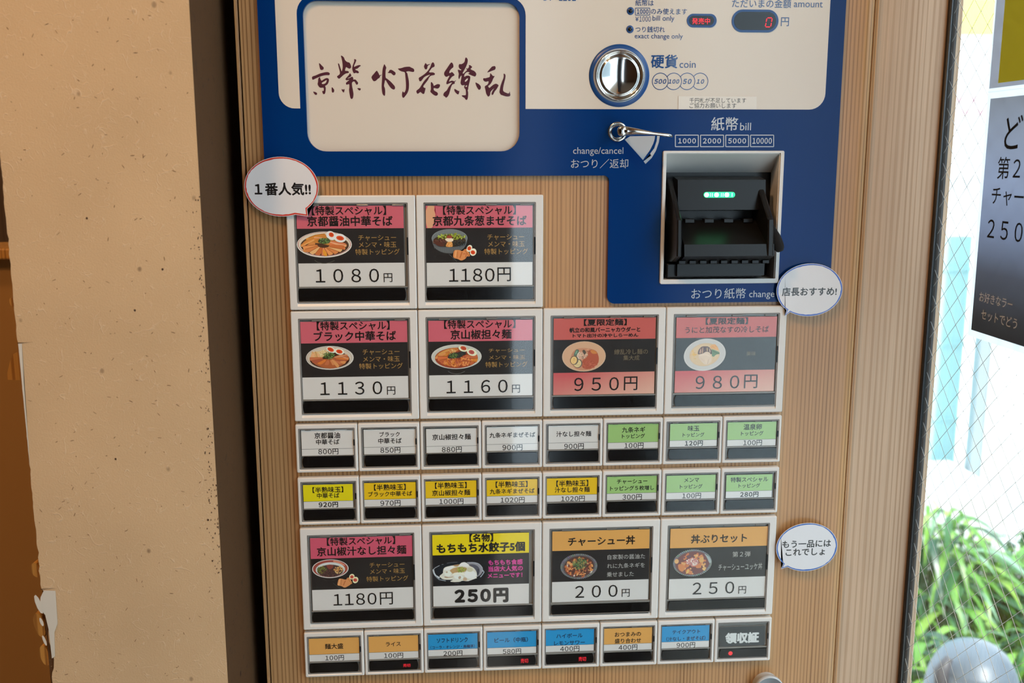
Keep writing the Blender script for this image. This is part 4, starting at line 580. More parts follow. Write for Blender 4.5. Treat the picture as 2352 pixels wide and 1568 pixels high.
def ribbon(P, w):
    L, R = [], []
    for i, p in enumerate(P):
        a, b = P[max(i-1, 0)], P[min(i+1, len(P)-1)]; dx, dz = b[0]-a[0], b[1]-a[1]; d = math.hypot(dx, dz) or 1
        L.append((p[0]-dz/d*w/2, p[1]+dx/d*w/2)); R.append((p[0]+dz/d*w/2, p[1]-dx/d*w/2))
    return L, R
# lettering: glyph outlines of the built-in font turned into mesh data
_tc = {}
def glyphs(s, bold):
    k = (s, bold)
    if k not in _tc:
        c = bpy.data.curves.new('lettering', 'FONT'); c.body = s; c.size = 1; c.offset = min(0., bold); c.resolution_u = 3
        o = bpy.data.objects.new('lettering', c); COL.objects.link(o)
        me = o.evaluated_get(bpy.context.evaluated_depsgraph_get()).to_mesh()
        vs = [(v.co.x, v.co.y, 0.) for v in me.vertices]; fs = [tuple(p.vertices) for p in me.polygons]
        if bold > .003:   # heavier strokes: the outline repeated around itself
            n = len(vs); V0, F0 = vs, fs; vs, fs = [], []
            d = ((-1, 0), (1, 0), (0, -1), (0, 1)) if bold < .03 else ((-1, 0), (1, 0), (0, -1), (0, 1), (.7, .7), (-.7, .7), (.7, -.7), (-.7, -.7), (0, 0))
            for i, (dx, dz) in enumerate(d):
                vs += [(x+dx*bold, z+dz*bold, i*4e-6) for x, z, _ in V0]; fs += [tuple(v+i*n for v in f) for f in F0]
        bpy.data.objects.remove(o); bpy.data.curves.remove(c)
        _tc[k] = (vs, fs)
    return _tc[k]
def spaced(s, bold, gap):
    V, Fs, x = [], [], 0.
    for ch in s:
        if ch == ' ': x += .35; continue
        vs, fs = glyphs(ch, bold); a = min(v[0] for v in vs); b = max(v[0] for v in vs); o = len(V)
        V += [(v[0]-a+x, v[1], v[2]) for v in vs]; Fs += [tuple(i+o for i in f) for f in fs]; x += b-a+gap
    return V, Fs
def letter(mb, t, y, m=None, place=None, ink=None, shear=0., dx=0., dz=0.):
    """t = [string, x0, x1, z centre, height, ink, weight(, gap)] in mm, written on the plane y"""
    s, x0, x1, zc, h, k, b = t[:7]
    vs, fs = spaced(s, b, t[7]) if len(t) > 7 else glyphs(s, b)
    ax, bx = min(v[0] for v in vs), max(v[0] for v in vs); az, bz = min(v[1] for v in vs), max(v[1] for v in vs)
    sx = (x1-x0)/(bx-ax); hz = (bz-az)*sx
    sz = sx if .8 < h/hz < 1.25 else h/(bz-az)
    col = ink or INK[k]
    Q = []
    for v in vs:
        X = (x0+(v[0]-ax)*sx)/1000+dx; Z = (zc+(v[1]-(az+bz)/2)*sz)/1000+dz
        if shear: X += (Z-zc/1000-dz)*shear
        Q.append(mb.v(X, y-v[2], Z) if place is None else mb.v(*place(X, Z)))
    for f in fs: mb.face([Q[i] for i in f], m or MA['print_'], col)
def tag(o, label=None, cat=None, group=None, kind=None):
    for k, v in (('label', label), ('category', cat), ('group', group), ('kind', kind)):
        if v: o[k] = v
    return o
def empty(name, loc=(0, 0, 0)):
    o = bpy.data.objects.new(name, None); COL.objects.link(o); o.location = loc; o.empty_display_size = .05; return o
def rel(v, o): return v

# ------------------------------------------------------------------ the setting
def slab(name, b, m, bev=0.):
    mb = MB(); mb.box(*b, m, bev); return tag(mb.build(name), kind='structure')
slab('floor', (-3.2, .60, -3.6, 1.2, -.12, 0), MA['floor'])
slab('ceiling', (-3.2, .60, -3.6, 1.2, 2.5, 2.6), MA['ceil'])
slab('wall_back', (-3.1, .2, -3.3, -3.2, 0, 2.5), MA['darkwood'])
slab('wall_back', (.36, .5, -3.3, -3.2, 0, 2.5), MA['darkwood'])
slab('wall_right', (.34, .44, -3.2, -1.42, 0, 2.5), MA['darkwood'])
slab('wall_right', (.37, .42, -1.42, .02, 2.15, 2.5), MA['jamb'])
slab('wall_far', (-3.1, -3.0, -3.2, 1.0, 0, 2.5), MA['beige'])
slab('wall_front', (-.285, .40, .56, .66, 0, 2.5), MA['beige'])
slab('added_eave', (.34, .95, -3.6, 1.2, 2.40, 2.46), MA['jamb'])   # unseen eave, added to keep direct sun off the machine
# brown side room behind the pier, with a dark opening over a ledge
Zs = 1.333
slab('wall_left_room', (-3.0, -.30, .30, .36, 0, Zs), MA['brownwall'])
slab('wall_left_room', (-3.0, -.30, .95, 1.0, 0, 2.5), MA['darkwood'])
slab('trim_2', (-3.0, -.30, .285, .38, Zs, Zs+.013), MA['peg'], .002)
# the papered pier left of the machine
def pier():
    mb = MB(); x0, x1, yf, yb = -.4355, -.2850, -.1030, .56
    mb.box(x0+.001, x1, yf+.0012, yb, 0, 2.5, MA['strawwall'])
    root = tag(mb.build('wall_left'), kind='structure')
    # wallpaper sheet with a ragged left edge
    rnd = random.Random(5); mb = MB(); n = 620; ed = []
    for i in range(n+1):
        z = 2.5*i/n; j = .0
        if z < 1.0925: j = .0034+.0022*max(0, math.sin(z*130))*(z > .9)
        elif z < 1.3035: j = .0007
        ed.append((x0+j+rnd.gauss(0, .00022 if z > 1.2 else .0004), z))
    V = [(mb.v(x, yf, z), mb.v(x1+.0003, yf, z)) for x, z in ed]
    W_ = [mb.v(x, yf+.0012, z) for x, z in ed]
    for i in range(n):
        p, q = V[i], V[i+1]; mb.face([p[0], p[1], q[1], q[0]], MA['washi']); mb.face([q[0], W_[i+1], W_[i], p[0]], MA['torn'])
    mb.build('wallpaper', root)
    mb = MB()
    # torn strip showing the white core below the lower joint, with curled scraps
    for zc in (1.0925, 1.3035):   # short cuts in the paper
        mb.poly([(x0, zc-.0002), (x0+.013, zc+.0006), (x0, zc+.0004)], yf-.0003, MA['darkwood'])
    mb.poly([(x0+.0006, 1.3030), (x0+.0035, 1.3030), (x0+.0022, 1.27), (x0+.0014, 1.22), (x0+.0008, 1.20)], yf-.0003, MA['torn'])
    zt = 1.0915; L = [(x0+.0030, zt), (x0+.0125, zt-.0005), (x0+.0118, zt-.030), (x0+.0085, zt-.038), (x0+.0072, zt-.060), (x0+.0045, zt-.062), (x0+.0040, zt-.035), (x0+.0022, zt-.022), (x0-.0016, zt-.016), (x0-.0002, zt-.006)]
    mb.poly(L, yf-.0006, MA['torn'])
    for (dx, dz, w, h) in ((-.002, -.012, .0035, .009), (-.001, -.028, .002, .004), (.000, -.045, .0018, .005)):
        mb.poly(ell(x0+dx, zt+dz, w/1.5, h, 15, 9), yf-.0012, MA['torn'])
    mb.build('torn_paper', root)['label'] = 'torn white paper edge'
    mb = MB()
    for (dx, z, w, h) in ((-.003, 1.108, .004, .007), (-.0042, 1.058, .0045, .012), (-.0022, 1.030, .004, .010), (-.0020, 1.336, .002, .004)):
        mb.loft([at(chaikin(ell(x0+dx, z, w, h, 10, 8)), yf+.012), at(chaikin(ell(x0+dx-.001, z, w, h, 10, 8)), yf+.004)], MA['peg'], True, True)
    mb.build('paste_residue', root)
    # dark grime rubbed into the right arris
    mb = MB(); rnd = random.Random(9)
    for i in range(150):
        z = rnd.choice([rnd.uniform(1.17, 1.30), rnd.uniform(1.30, 1.42), rnd.uniform(1.10, 1.2)]); x = x1-abs(rnd.gauss(.003, .0028))
        mb.poly(ell(x, z, rnd.uniform(.0002, .00055), rnd.uniform(.0003, .0011), rnd.uniform(-30, 30), 6), yf-.0002, MA['darkwood'])
    for (x, z) in ((.118, 1.362), (.094, 1.329), (.062, 1.403), (.07, 1.205), (.142, 1.15)):
        mb.poly(ell(x0+x, z, .0009, .0010, 0, 8), yf-.0002, MA['darkwood'])
    mb.build('grime', root)
    mb = MB(); rnd = random.Random(31)
    for i in range(330):
        x, z = rnd.uniform(x0+.003, x1-.002), rnd.uniform(.85, 1.7); a = rnd.uniform(0, 180); l = rnd.choice((.0006, .0008, .0012, .0018))
        mb.poly(ell(x, z, l, .00022*rnd.uniform(.8, 1.6), a, 8), yf-.0002, MA['fleck'])
    mb.build('plant_flecks', root)
pier()
# wooden post at the right, between machine and window
def post():
    mb = MB(); b = .0012
    L = [(.3120, .020), (.3950-b, .020), (.3950, .020+b), (.3950, .13), (.3120, .13)]
    mb.loft([[(x, y, 0) for x, y in L], [(x, y, 2.5) for x, y in L]], MA['jamb'], True, True)
    return tag(mb.build('trim_1', recalc=True), kind='structure')
post()
def window():
    y0, z0, z1 = -1.42, .12, 2.15
    mb = MB(); mb.box(.3815, .3865, y0, .0172, z0, z1, MA['glass']); w = mb.build('window_1'); tag(w, kind='structure')
    mb = MB(); mb.box(.3795, .3886, .0172, .0200, z0, z1, MA['gasket']); mb.tube([(.3807, .0165, z0), (.3807, .0165, z1)], .0017, MA['gasket'], 10)
    mb.box(.3772, .3886, y0, .0172, z0-.008, z0, MA['gasket'])
    mb.build('gasket', w)
    # steel mesh in the glass: two families of diagonals through the measured node
    mb = MB(); yn, zn, h, k = .0208, 1.5763, .0130, .01275
    ye = -.36
    for sgn in (1, -1):
        c = -200
        while c < 200:
            # line: z = zn + sgn*(y-yn)*k/h + 2*c*k
            z_a = zn+sgn*(.016-yn)*k/h+2*c*k; z_b = zn+sgn*(ye-yn)*k/h+2*c*k
            if max(z_a, z_b) > .75 and min(z_a, z_b) < 1.75:
                mb.tube([(.384, .016, z_a), (.384, ye, z_b)], .00024, MA['steel'], 5, False)
            c += 1
    mb.build('wire_mesh', w)
    mb = MB(); mb.box(.355, .41, y0-.06, y0, 0, 2.15, MA['jamb'], .002); mb.box(.35, .41, y0, .02, 0, .11, MA['jamb'], .002); mb.build('window_frame', w)
window()

# ------------------------------------------------------------------ ticket machine
machine = tag(empty('ticket_machine', (0, 0, 0)), 'wood-grained meal ticket machine with blue and ivory coin panel and priced buttons', 'vending machine')
bx = [v/1000 for v in (F_['bill']['inn'][0], F_['bill']['inn'][5], F_['bill']['inn'][2], F_['bill']['inn'][1])]
BI = (bx[0], F_['bill']['inn'][7]/1000, F_['bill']['inn'][2]/1000, F_['bill']['inn'][1]/1000)
BO = (F_['bill']['out'][0]/1000, F_['bill']['out'][7]/1000-.0004, F_['bill']['out'][2]/1000, F_['bill']['out'][1]/1000)
def cabinet():
    mb = MB(); mb.box(-.2719, -.2689, .0045, .50, .02, 1.86, MA['door'], .0006)
    mb.box(.3075, .3112, .0140, .50, .02, 1.86, MA['door'], .0004); mb.box(-.2689, .3083, .04, .50, .02, 1.86, MA['darkwood'])
    mb.box(-.2719, .3102, .0045, .50, 1.86, 1.875, MA['door'])
    mb.build('cabinet', machine)
    mb = MB()
    mb.plate([(-.2677, .05), (.2960, .05), (.2960, 1.858), (-.2677, 1.858)], [[(BO[0]+.001, BO[1]+.001), (BO[2]-.001, BO[1]+.001), (BO[2]-.001, BO[3]-.001), (BO[0]+.001, BO[3]-.001)]], .006, .038, MA['door'])
    r = .0112; n = 10
    arc = [(.2960+r*math.sin(PI/2*i/n), .006+r-r*math.cos(PI/2*i/n)) for i in range(n+1)]
    mb.loft([[(x, y, .05) for x, y in arc], [(x, y, 1.858) for x, y in arc]], MA['door'], close=False, smooth=True)
    mb.box(.2960, .3072, .0172, .038, .05, 1.858, MA['door'])
    mb.build('front_door', machine, recalc=True)
cabinet()
def fascia():
    L, R, T = -.2512, F_['blueR']/1000, 1.640
    zb, zn, xn = F_['blueB']/1000, F_['blueBL']/1000, F_['notchx']/1000
    def arc(cx, cz, r, a0, a1, n=6): return [(cx+r*math.cos(math.radians(a0+(a1-a0)*i/n)), cz+r*math.sin(math.radians(a0+(a1-a0)*i/n))) for i in range(n+1)]
    out = [(L, T), (L, zn)] + arc(xn-.005, zn-.005, .005, 90, 0) + arc(xn+.007, zb+.007, .007, 180, 270) + arc(R-.004, zb+.004, .004, 270, 360) + [(R, T)]
    w = [v/1000 for v in F_['win']]
    win = rr(w[0], w[1], w[2], w[3], [.0165, .0165, .0125, .0125], 8)
    bo = [(BO[0]+.001, BO[1]+.001), (BO[2]-.001, BO[1]+.001), (BO[2]-.001, BO[3]-.001), (BO[0]+.001, BO[3]-.001)]
    mb = MB(); mb.plate(out, [win[::-1], bo], .002, .0059, MA['blue']); fa = mb.build('blue_fascia', machine, recalc=False)
    # ivory acrylic panel around the logo window
    iL, iB, gL, gR, gT, iR = [F_[k]/1000 for k in ('ivL', 'ivB', 'ringL', 'ringR', 'ringT', 'ivR')]
    P = [(iL, 1.632)] + arc(iL+.0135, iB+.0135, .0135, 180, 270, 8) + [(gL, iB), (gL, gT-.0155)] + arc(gL+.0155, gT-.0155, .0155, 180, 90, 8) + arc(gR-.0155, gT-.0155, .0155, 90, 0, 8) + [(gR, iB)] + arc(iR-.0145, iB+.0145, .0145, 270, 360, 8) + [(iR, 1.632)]
    mb = MB(); mb.plate(P, [], .00165, .0022, MA['ivory']); iv = mb.build('ivory_panel', machine)
    # logo board in the recess, brush lettering traced stroke by stroke
    mb = MB(); mb.poly([(w[0]-.004, w[1]-.004), (w[2]+.004, w[1]-.004), (w[2]+.004, w[3]+.004), (w[0]-.004, w[3]+.004)], .0058, MA['logo'])
    lw_ = mb.build('logo_board', machine)
    mb = MB()
    for hole, f in D['calligraphy']:
        mb.safe_poly(chaikin(prs(f), 2), .00565 - (.00005 if hole else 0), MA['logo'] if hole else MA['print_'], None if hole else (.085, .018, .032))
    mb.build('brush_lettering', lw_)['label'] = 'plum brush lettering'
    # printed lettering
    mb = MB()
    for t in F_['ivory']: letter(mb, t, .0014, shear=.22 if t[0] in ('５００', '１００', '５０', '１０') else 0)
    def outline(P, w, y, ink):
        V = []
        n = len(P); cx = sum(p[0] for p in P)/n; cz = sum(p[1] for p in P)/n
        for i in range(n):
            a, b = P[i], P[(i+1) % n]
            Lf, Rt = ribbon([a, b], w); mb.poly([Lf[0], Lf[1], Rt[1], Rt[0]], y, MA['print_'], INK[ink])
    outline(prs(F_['box1000']), .0005, .00142, 'B')
    for i, (x, z) in enumerate(F_['circ']):
        c = (x/1000, z/1000); r = .0073; N = 48
        for k in range(N):
            a0, a1 = 2*PI*k/N, 2*PI*(k+1)/N; pm = (c[0]+r*math.cos((a0+a1)/2), c[1]+r*math.sin((a0+a1)/2))
            if i and math.hypot(pm[0]-F_['circ'][i-1][0]/1000, pm[1]-F_['circ'][i-1][1]/1000) < r: continue
            mb.poly([(c[0]+q*math.cos(a), c[1]+q*math.sin(a)) for q, a in ((r+.0003, a0), (r+.0003, a1), (r-.0003, a1), (r-.0003, a0))], .00142, MA['print_'], INK['B'])
    mb.build('panel_lettering', iv)['label'] = 'dark blue lettering'
    mb = MB()
    for t in F_['blue']: letter(mb, t, .0018)
    for b in F_['boxes']: outline(prs(b), .00075, .0018, 'L')
    for k in ('wedge', 'wedge2'): mb.poly(prs(F_[k]), .00182, MA['print_'], (.50, .54, .58))
    mb.build('fascia_lettering', fa)['label'] = 'pale grey lettering'
    # indicators
    def pill(f, y0, y1, m, mb):
        P = prs(f); x0, x1 = (P[0][0]+P[3][0])/2, (P[1][0]+P[2][0])/2; z1, z0 = (P[0][1]+P[1][1])/2, (P[2][1]+P[3][1])/2
        L = rr(x0, z0, x1, z1, (z1-z0)/2-.00005, 10); mb.loft([at(L, y1), at(L, y0)], m, cap1=True)
    blueink = mat('blue_print', INK['B'], .3)
    mb = MB(); pill(F_['sale'][0], .0012, .0018, blueink, mb); pill(F_['sale'][1], .0009, .0016, MA['black'], mb); s_ = mb.build('sale_indicator', machine)
    mb = MB(); letter(mb, F_['sale'][2], .0008, MA['red'], ink=(1, 0, 0)); mb.build('lit_text', s_)['label'] = 'glowing red characters'
    mb = MB(); pill(F_['amt'][0], .0012, .0018, blueink, mb); pill(F_['amt'][1], .0009, .0016, MA['black'], mb); a_ = mb.build('amount_display', machine)
    P = prs(F_['amt'][2]); x0, x1 = P[3][0], P[2][0]; z1, z0 = P[0][1], P[2][1]; zm = (z0+z1)/2; sh = .16; th = .0009
    mb = MB()
    def seg(ax, az, bx_, bz):
        f = lambda x, z: (x+(z-zm)*sh, z); d = math.hypot(bx_-ax, bz-az); ux, uz = (bx_-ax)/d, (bz-az)/d
        a, b = (ax+ux*.0003, az+uz*.0003), (bx_-ux*.0003, bz-uz*.0003); nx, nz = -uz*th/2, ux*th/2
        mb.poly([f(*a), f(a[0]+ux*th/2+nx, a[1]+uz*th/2+nz), f(b[0]-ux*th/2+nx, b[1]-uz*th/2+nz), f(*b), f(b[0]-ux*th/2-nx, b[1]-uz*th/2-nz), f(a[0]+ux*th/2-nx, a[1]+uz*th/2-nz)], .0008, MA['red'], (1, 0, 0))
    for q in ((x0, z1, x1, z1), (x0, z0, x1, z0), (x0, z0, x0, zm), (x0, zm, x0, z1), (x1, z0, x1, zm), (x1, zm, x1, z1)): seg(*q)
    mb.build('digit', a_)['label'] = 'glowing red zero'
    for x, z in F_['lamp']:
        mb = MB(); c = (x/1000, z/1000); mb.lathe([(.0033, .0018), (.0033, .0012), (.0019, .0012)], c, blueink, 24); mb.lathe([(.0019, .0012), (.0017, .0007), (.0001, .0006)], c, MA['black'], 24, cap=True); mb.build('indicator_lamp', machine)
    # coin entry: blue printed ring, chrome bezel, hollow dish with a slot
    c = (F_['coin'][0]/1000, F_['coin'][1]/1000)
    mb = MB(); mb.lathe([(.0275, .0017), (.0275, .0013), (.0235, .0013)], c, blueink, 72); mb.lathe([(.0236, .0013), (.0232, .0003), (.0226, .0), (.0222, .0008)], c, MA['rim'], 72); e_ = mb.build('coin_entry', machine)
    mb = MB(); prof = [(.0223, .001), (.0222, -.0012), (.0216, -.0021), (.0208, -.0020), (.0200, -.0008), (.0186, .0003), (.0172, -.0004), (.0166, -.0013), (.0160, -.0012)]
    dish = lambda r: .0024*(1-(r/.0160)**2)-.0012
    prof += [(.0160*(1-i/12), dish(.0160*(1-i/12))) for i in range(1, 12)]+[(.0001, dish(0))]
    mb.lathe(prof, c, MA['chrome'], 72, cap=True); mb.build('chrome_dish', e_)['label'] = 'chrome dish'
    mb = MB(); n = 14; w_ = .0012
    V = [[(c[0]-w_, dish(abs(t))-.00025, c[1]+t), (c[0]+w_, dish(abs(t))-.00025, c[1]+t)] for t in (-.0142+.0284*i/n for i in range(n+1))]
    mb.loft(V, MA['blk'], close=False); mb.build('coin_slot', e_)
    # return lever
    p = (F_['pivot'][0]/1000, F_['pivot'][1]/1000)
    mb = MB(); mb.lathe([(.0091, .0019), (.0090, .0004), (.0084, -.0002), (.0066, -.0003), (.0062, .0006), (.0058, .0006), (.0056, -.004), (.0050, -.005), (.0048, -.0215), (.0044, -.0235), (.003, -.0243), (.0001, -.0245)], p, MA['chrome'], 40, cap=True); lv = mb.build('return_lever', machine)
    A = prs(F_['arm']); n = len(A)//2; top, bot = A[:n], A[n:][::-1]
    pts_, rad = [], []
    for i in range(13):
        t = i/12*(n-1); k = min(int(t), n-2); f = t-k
        a = [top[k][j]*(1-f)+top[k+1][j]*f for j in (0, 1)]; b = [bot[k][j]*(1-f)+bot[k+1][j]*f for j in (0, 1)]
        pts_.append(((a[0]+b[0])/2, -.0205-.002*math.sin(t), (a[1]+b[1])/2)); rad.append(abs(a[1]-b[1])/2*(1.0 if i < 12 else .7))
    mb = MB(); mb.tube([(p[0]+.001, -.0195, p[1])]+pts_, [.0042]+rad, MA['chrome'], 14)
    mb.build('lever_arm', lv)
fascia()
def bill_inlet():
    x0, z0, x1, z1 = BO; i0, j0, i1, j1 = BI
    o = rr(x0, z0, x1, z1, .0016, 3); o2 = rr(x0+.0004, z0+.0004, x1-.0004, z1-.0004, .0014, 3)
    inn = rr(i0, j0, i1, j1, .0006, 3); bz = F_['bill']['back'][1]/1000
    bk = rr(i0+.002, j0-.0, i1+.0015, bz, .0006, 3)
    mb = MB(); mb.loft([at(o, .006), at(o, .0001), at(o2, -.0006), at(inn, -.0006), at(inn, .0015), at(rr(i0+.001, j0, i1-.0008, j1-.0008, .0006, 3), .0016), at(bk, .030)], MA['frame'])
    f = mb.build('bill_inlet', machine)
    mb = MB(); mb.poly([(i0-.002, j0-.002), (i1+.004, j0-.002), (i1+.004, bz+.002), (i0-.002, bz+.002)], .0302, MA['blk'])
    xa, xb = [v/1000 for v in F_['ux']]
    pr_ = [(y/1000, z/1000) for y, z in F_['unit']]
    mb.loft([[(xa-.0, y, z) for y, z in pr_], [(xb, y, z) for y, z in pr_]], MA['blk'], True, True)
    # teeth across the slot and the lower gap
    for k in range(5):
        x = xa+.008+k*.0185; mb.box(x, x+.009, .004, .0135, 1.3895, 1.3932, MA['blk'], .0004)
    for k in range(9):
        x = xa-.002+k*.0098; mb.box(x, x+.0062, -.018, -.003, 1.3535, 1.3565, MA['blk'], .0003)
    mb.box(i0+.004, i1-.012, .001, .03, j0+.0015, 1.352, MA['blk'], .001)
    u = mb.build('note_validator', f, recalc=True)
    ck = [(y/1000, z/1000) for y, z in F_['cheek']]
    for a, b in F_['cx']:
        a, b = a/1000, b/1000; s = 1 if a < .15 else -1
        mb = MB(); inset = [(y+(.0012 if y < .01 else 0), z) for y, z in ck]
        mb.loft([[(a, y, z) for y, z in inset], [(a+.0011, y, z) for y, z in ck], [(b-.0011, y, z) for y, z in ck], [(b, y, z) for y, z in inset]], MA['blk'], True, True, False)
        mb.build('guide_cheek', f, recalc=True)
    P = prs(F_['led']); lx0, lx1, lz1, lz0 = P[0][0], P[1][0], P[0][1], P[2][1]
    L = rr(lx0, lz0, lx1, lz1, (lz1-lz0)/2-.0001, 8); mb = MB(); mb.loft([at(L, .0045), at(L, .0002)], MA['led'], cap1=True)
    for t in (.08, .4, .73): mb.poly(ell(lx0+(lx1-lx0)*t, (lz0+lz1)/2, .0022, .0021, 0, 16), .0001, MA['ledhot'])
    for k in range(14): 
        x = lx0+.004+k*.0017; mb.poly([(x, lz0+.0009), (x+.0005, lz0+.0009), (x+.0005, lz1-.0009), (x, lz1-.0009)], .00012, MA['ledhot'] if k % 3 else MA['led'])
    mb.build('green_lamp', f)['label'] = 'glowing green lamp'
    (ax, az), (bx_, bz_) = [(a/1000, b/1000) for a, b in F_['tab']]
    mb = MB(); n = 9; pts_ = [(ax+(bx_-ax)*i/n, -.012-.009*min(1, i/4), az+(bz_-az)*i/n) for i in range(n+1)]
    mb.tube(pts_, [.0042, .0048, .005, .0051, .0052, .0053, .0053, .0052, .0046, .003], MA['foam'], 12); mb.build('foam_tab', f)['label'] = 'fuzzy black tab'
bill_inlet()
# round grey cap under the buttons
c = (F_['knob'][0]/1000, F_['knob'][1]/1000)
mb = MB(); mb.lathe([(.0135, .006), (.0135, -.002), (.0155, -.0035), (.0157, -.0065), (.0150, -.0080), (.0146, -.0082)], c, MA['rim'], 48); mb.lathe([(.0146, -.0082), (.0142, -.0078), (.0001, -.0076)], c, MA['knob'], 48, cap=True); mb.build('round_cap', machine)

# ---- buttons
ROWZ = {1: (1.3120, 1.4165), 2: (1.2065, 1.3109), 3: (1.1562, 1.2035), 4: (1.1040, 1.1513), 5: (.9963, 1.1005), 6: (.9460, .9933)}
def frame_mesh(w, h, big):
    """white button frame, local: centre at 0,0; front y=0"""
    mb = MB(); hw, hh = w/2, h/2
    bl, bt, br, bb = (.0068, .0066, .0068, .0062) if big else (.0027, .0038, .0024, .0030)
    o = rr(-hw, -hh, hw, hh, .0012, 3); o2 = rr(-hw+.0005, -hh+.0005, hw-.0005, hh-.0005, .0011, 3); o3 = rr(-hw+.0010, -hh+.0010, hw-.0010, hh-.0010, .0010, 3)
    bev = .0030 if big else .0010
    i1 = rr(-hw+bl, -hh+bb-bev, hw-br, hh-bt, .0007, 3); i2 = rr(-hw+bl, -hh+bb, hw-br, hh-bt, .0007, 3)
    mb.loft([at(o, .006), at(o, .0009), at(o2, .0002), at(o3, .0), at(i1, .0), at(i2, .0016 if big else .0009), at(i2, .0055)], MA['frame'])
    me = mb.build('selection_button'); return me, (-hw+bl, -hh+bb, hw-br, hh-bt)
protos = {}
def draw_art(mb, A, dx, dz, y):
    rnd = random.Random(11); k = 0; eps = .000012
    for s in A:
        yy = y-k*eps; k += 1
        if s[0] == 'e': mb.poly([(x+dx, z+dz) for x, z in ell(s[1]/1000, s[2]/1000, s[3]/1000, s[4]/1000, s[5])], yy, MA['print_'], s[6])
        elif s[0] == 'p': mb.safe_poly([(x+dx, z+dz) for x, z in chaikin(prs(s[1]), 1)], yy, MA['print_'], s[2])
        elif s[0] == 's':
            L, R = ribbon([(x+dx, z+dz) for x, z in prs(s[1])], s[2]/1000)
            for i in range(len(L)-1): mb.poly([L[i], L[i+1], R[i+1], R[i]], yy, MA['print_'], s[3])
            for q in (0, -1): mb.poly(ell((L[q][0]+R[q][0])/2, (L[q][1]+R[q][1])/2, s[2]/2200, s[2]/2200, 0, 10), yy-.000002, MA['print_'], s[3])
        elif s[0] == 'r':
            cx, cz, rx, rz, n, col = s[1]/1000+dx, s[2]/1000+dz, s[3]/1000, s[4]/1000, s[5], s[6]
            for i in range(n):
                t = 2*PI*i/n; w = .26*2*PI/n; q = .90+.04*(i % 2)
                mb.poly([(cx+rx*f*math.cos(a), cz+rz*f*math.sin(a)) for f, a in ((1, t-w), (1, t+w), (q, t+w), (q, t-w))], yy, MA['print_'], [v*rnd.uniform(.75, 1.1) for v in col])
            mb.poly(ell(cx, cz, rx*.985, rz*.985), yy+.000006, MA['print_'], [v*.28 for v in col])
            for i in range(n):
                t = 2*PI*i/n; w = .22*2*PI/n
                mb.poly([(cx+rx*f*math.cos(a), cz+rz*f*math.sin(a)) for f, a in ((.99, t-w), (.99, t+w), (.80, t+w), (.80, t-w))], yy-.000002, MA['print_'], [v*rnd.uniform(.35, .75) for v in col])
        elif s[0] == 'c':
            cx, cz, rx, rz, n, ln, wd_, cols = s[1]/1000+dx, s[2]/1000+dz, s[3]/1000, s[4]/1000, s[5], s[6]/1000, s[7]/1000, s[8]
            for i in range(n):
                r = math.sqrt(rnd.random()); t = rnd.uniform(0, 2*PI); px, pz = cx+rx*r*math.cos(t), cz+rz*r*math.sin(t)
                a = rnd.uniform(0, 180); mb.poly(ell(px, pz, ln/2*rnd.uniform(.6, 1.1), wd_/2*rnd.uniform(.7, 1.2), a, 8), yy-i*.0000015, MA['print_'], cols[rnd.randrange(len(cols))])
            k += int(n*.0000015/eps)+1
YEN = {}
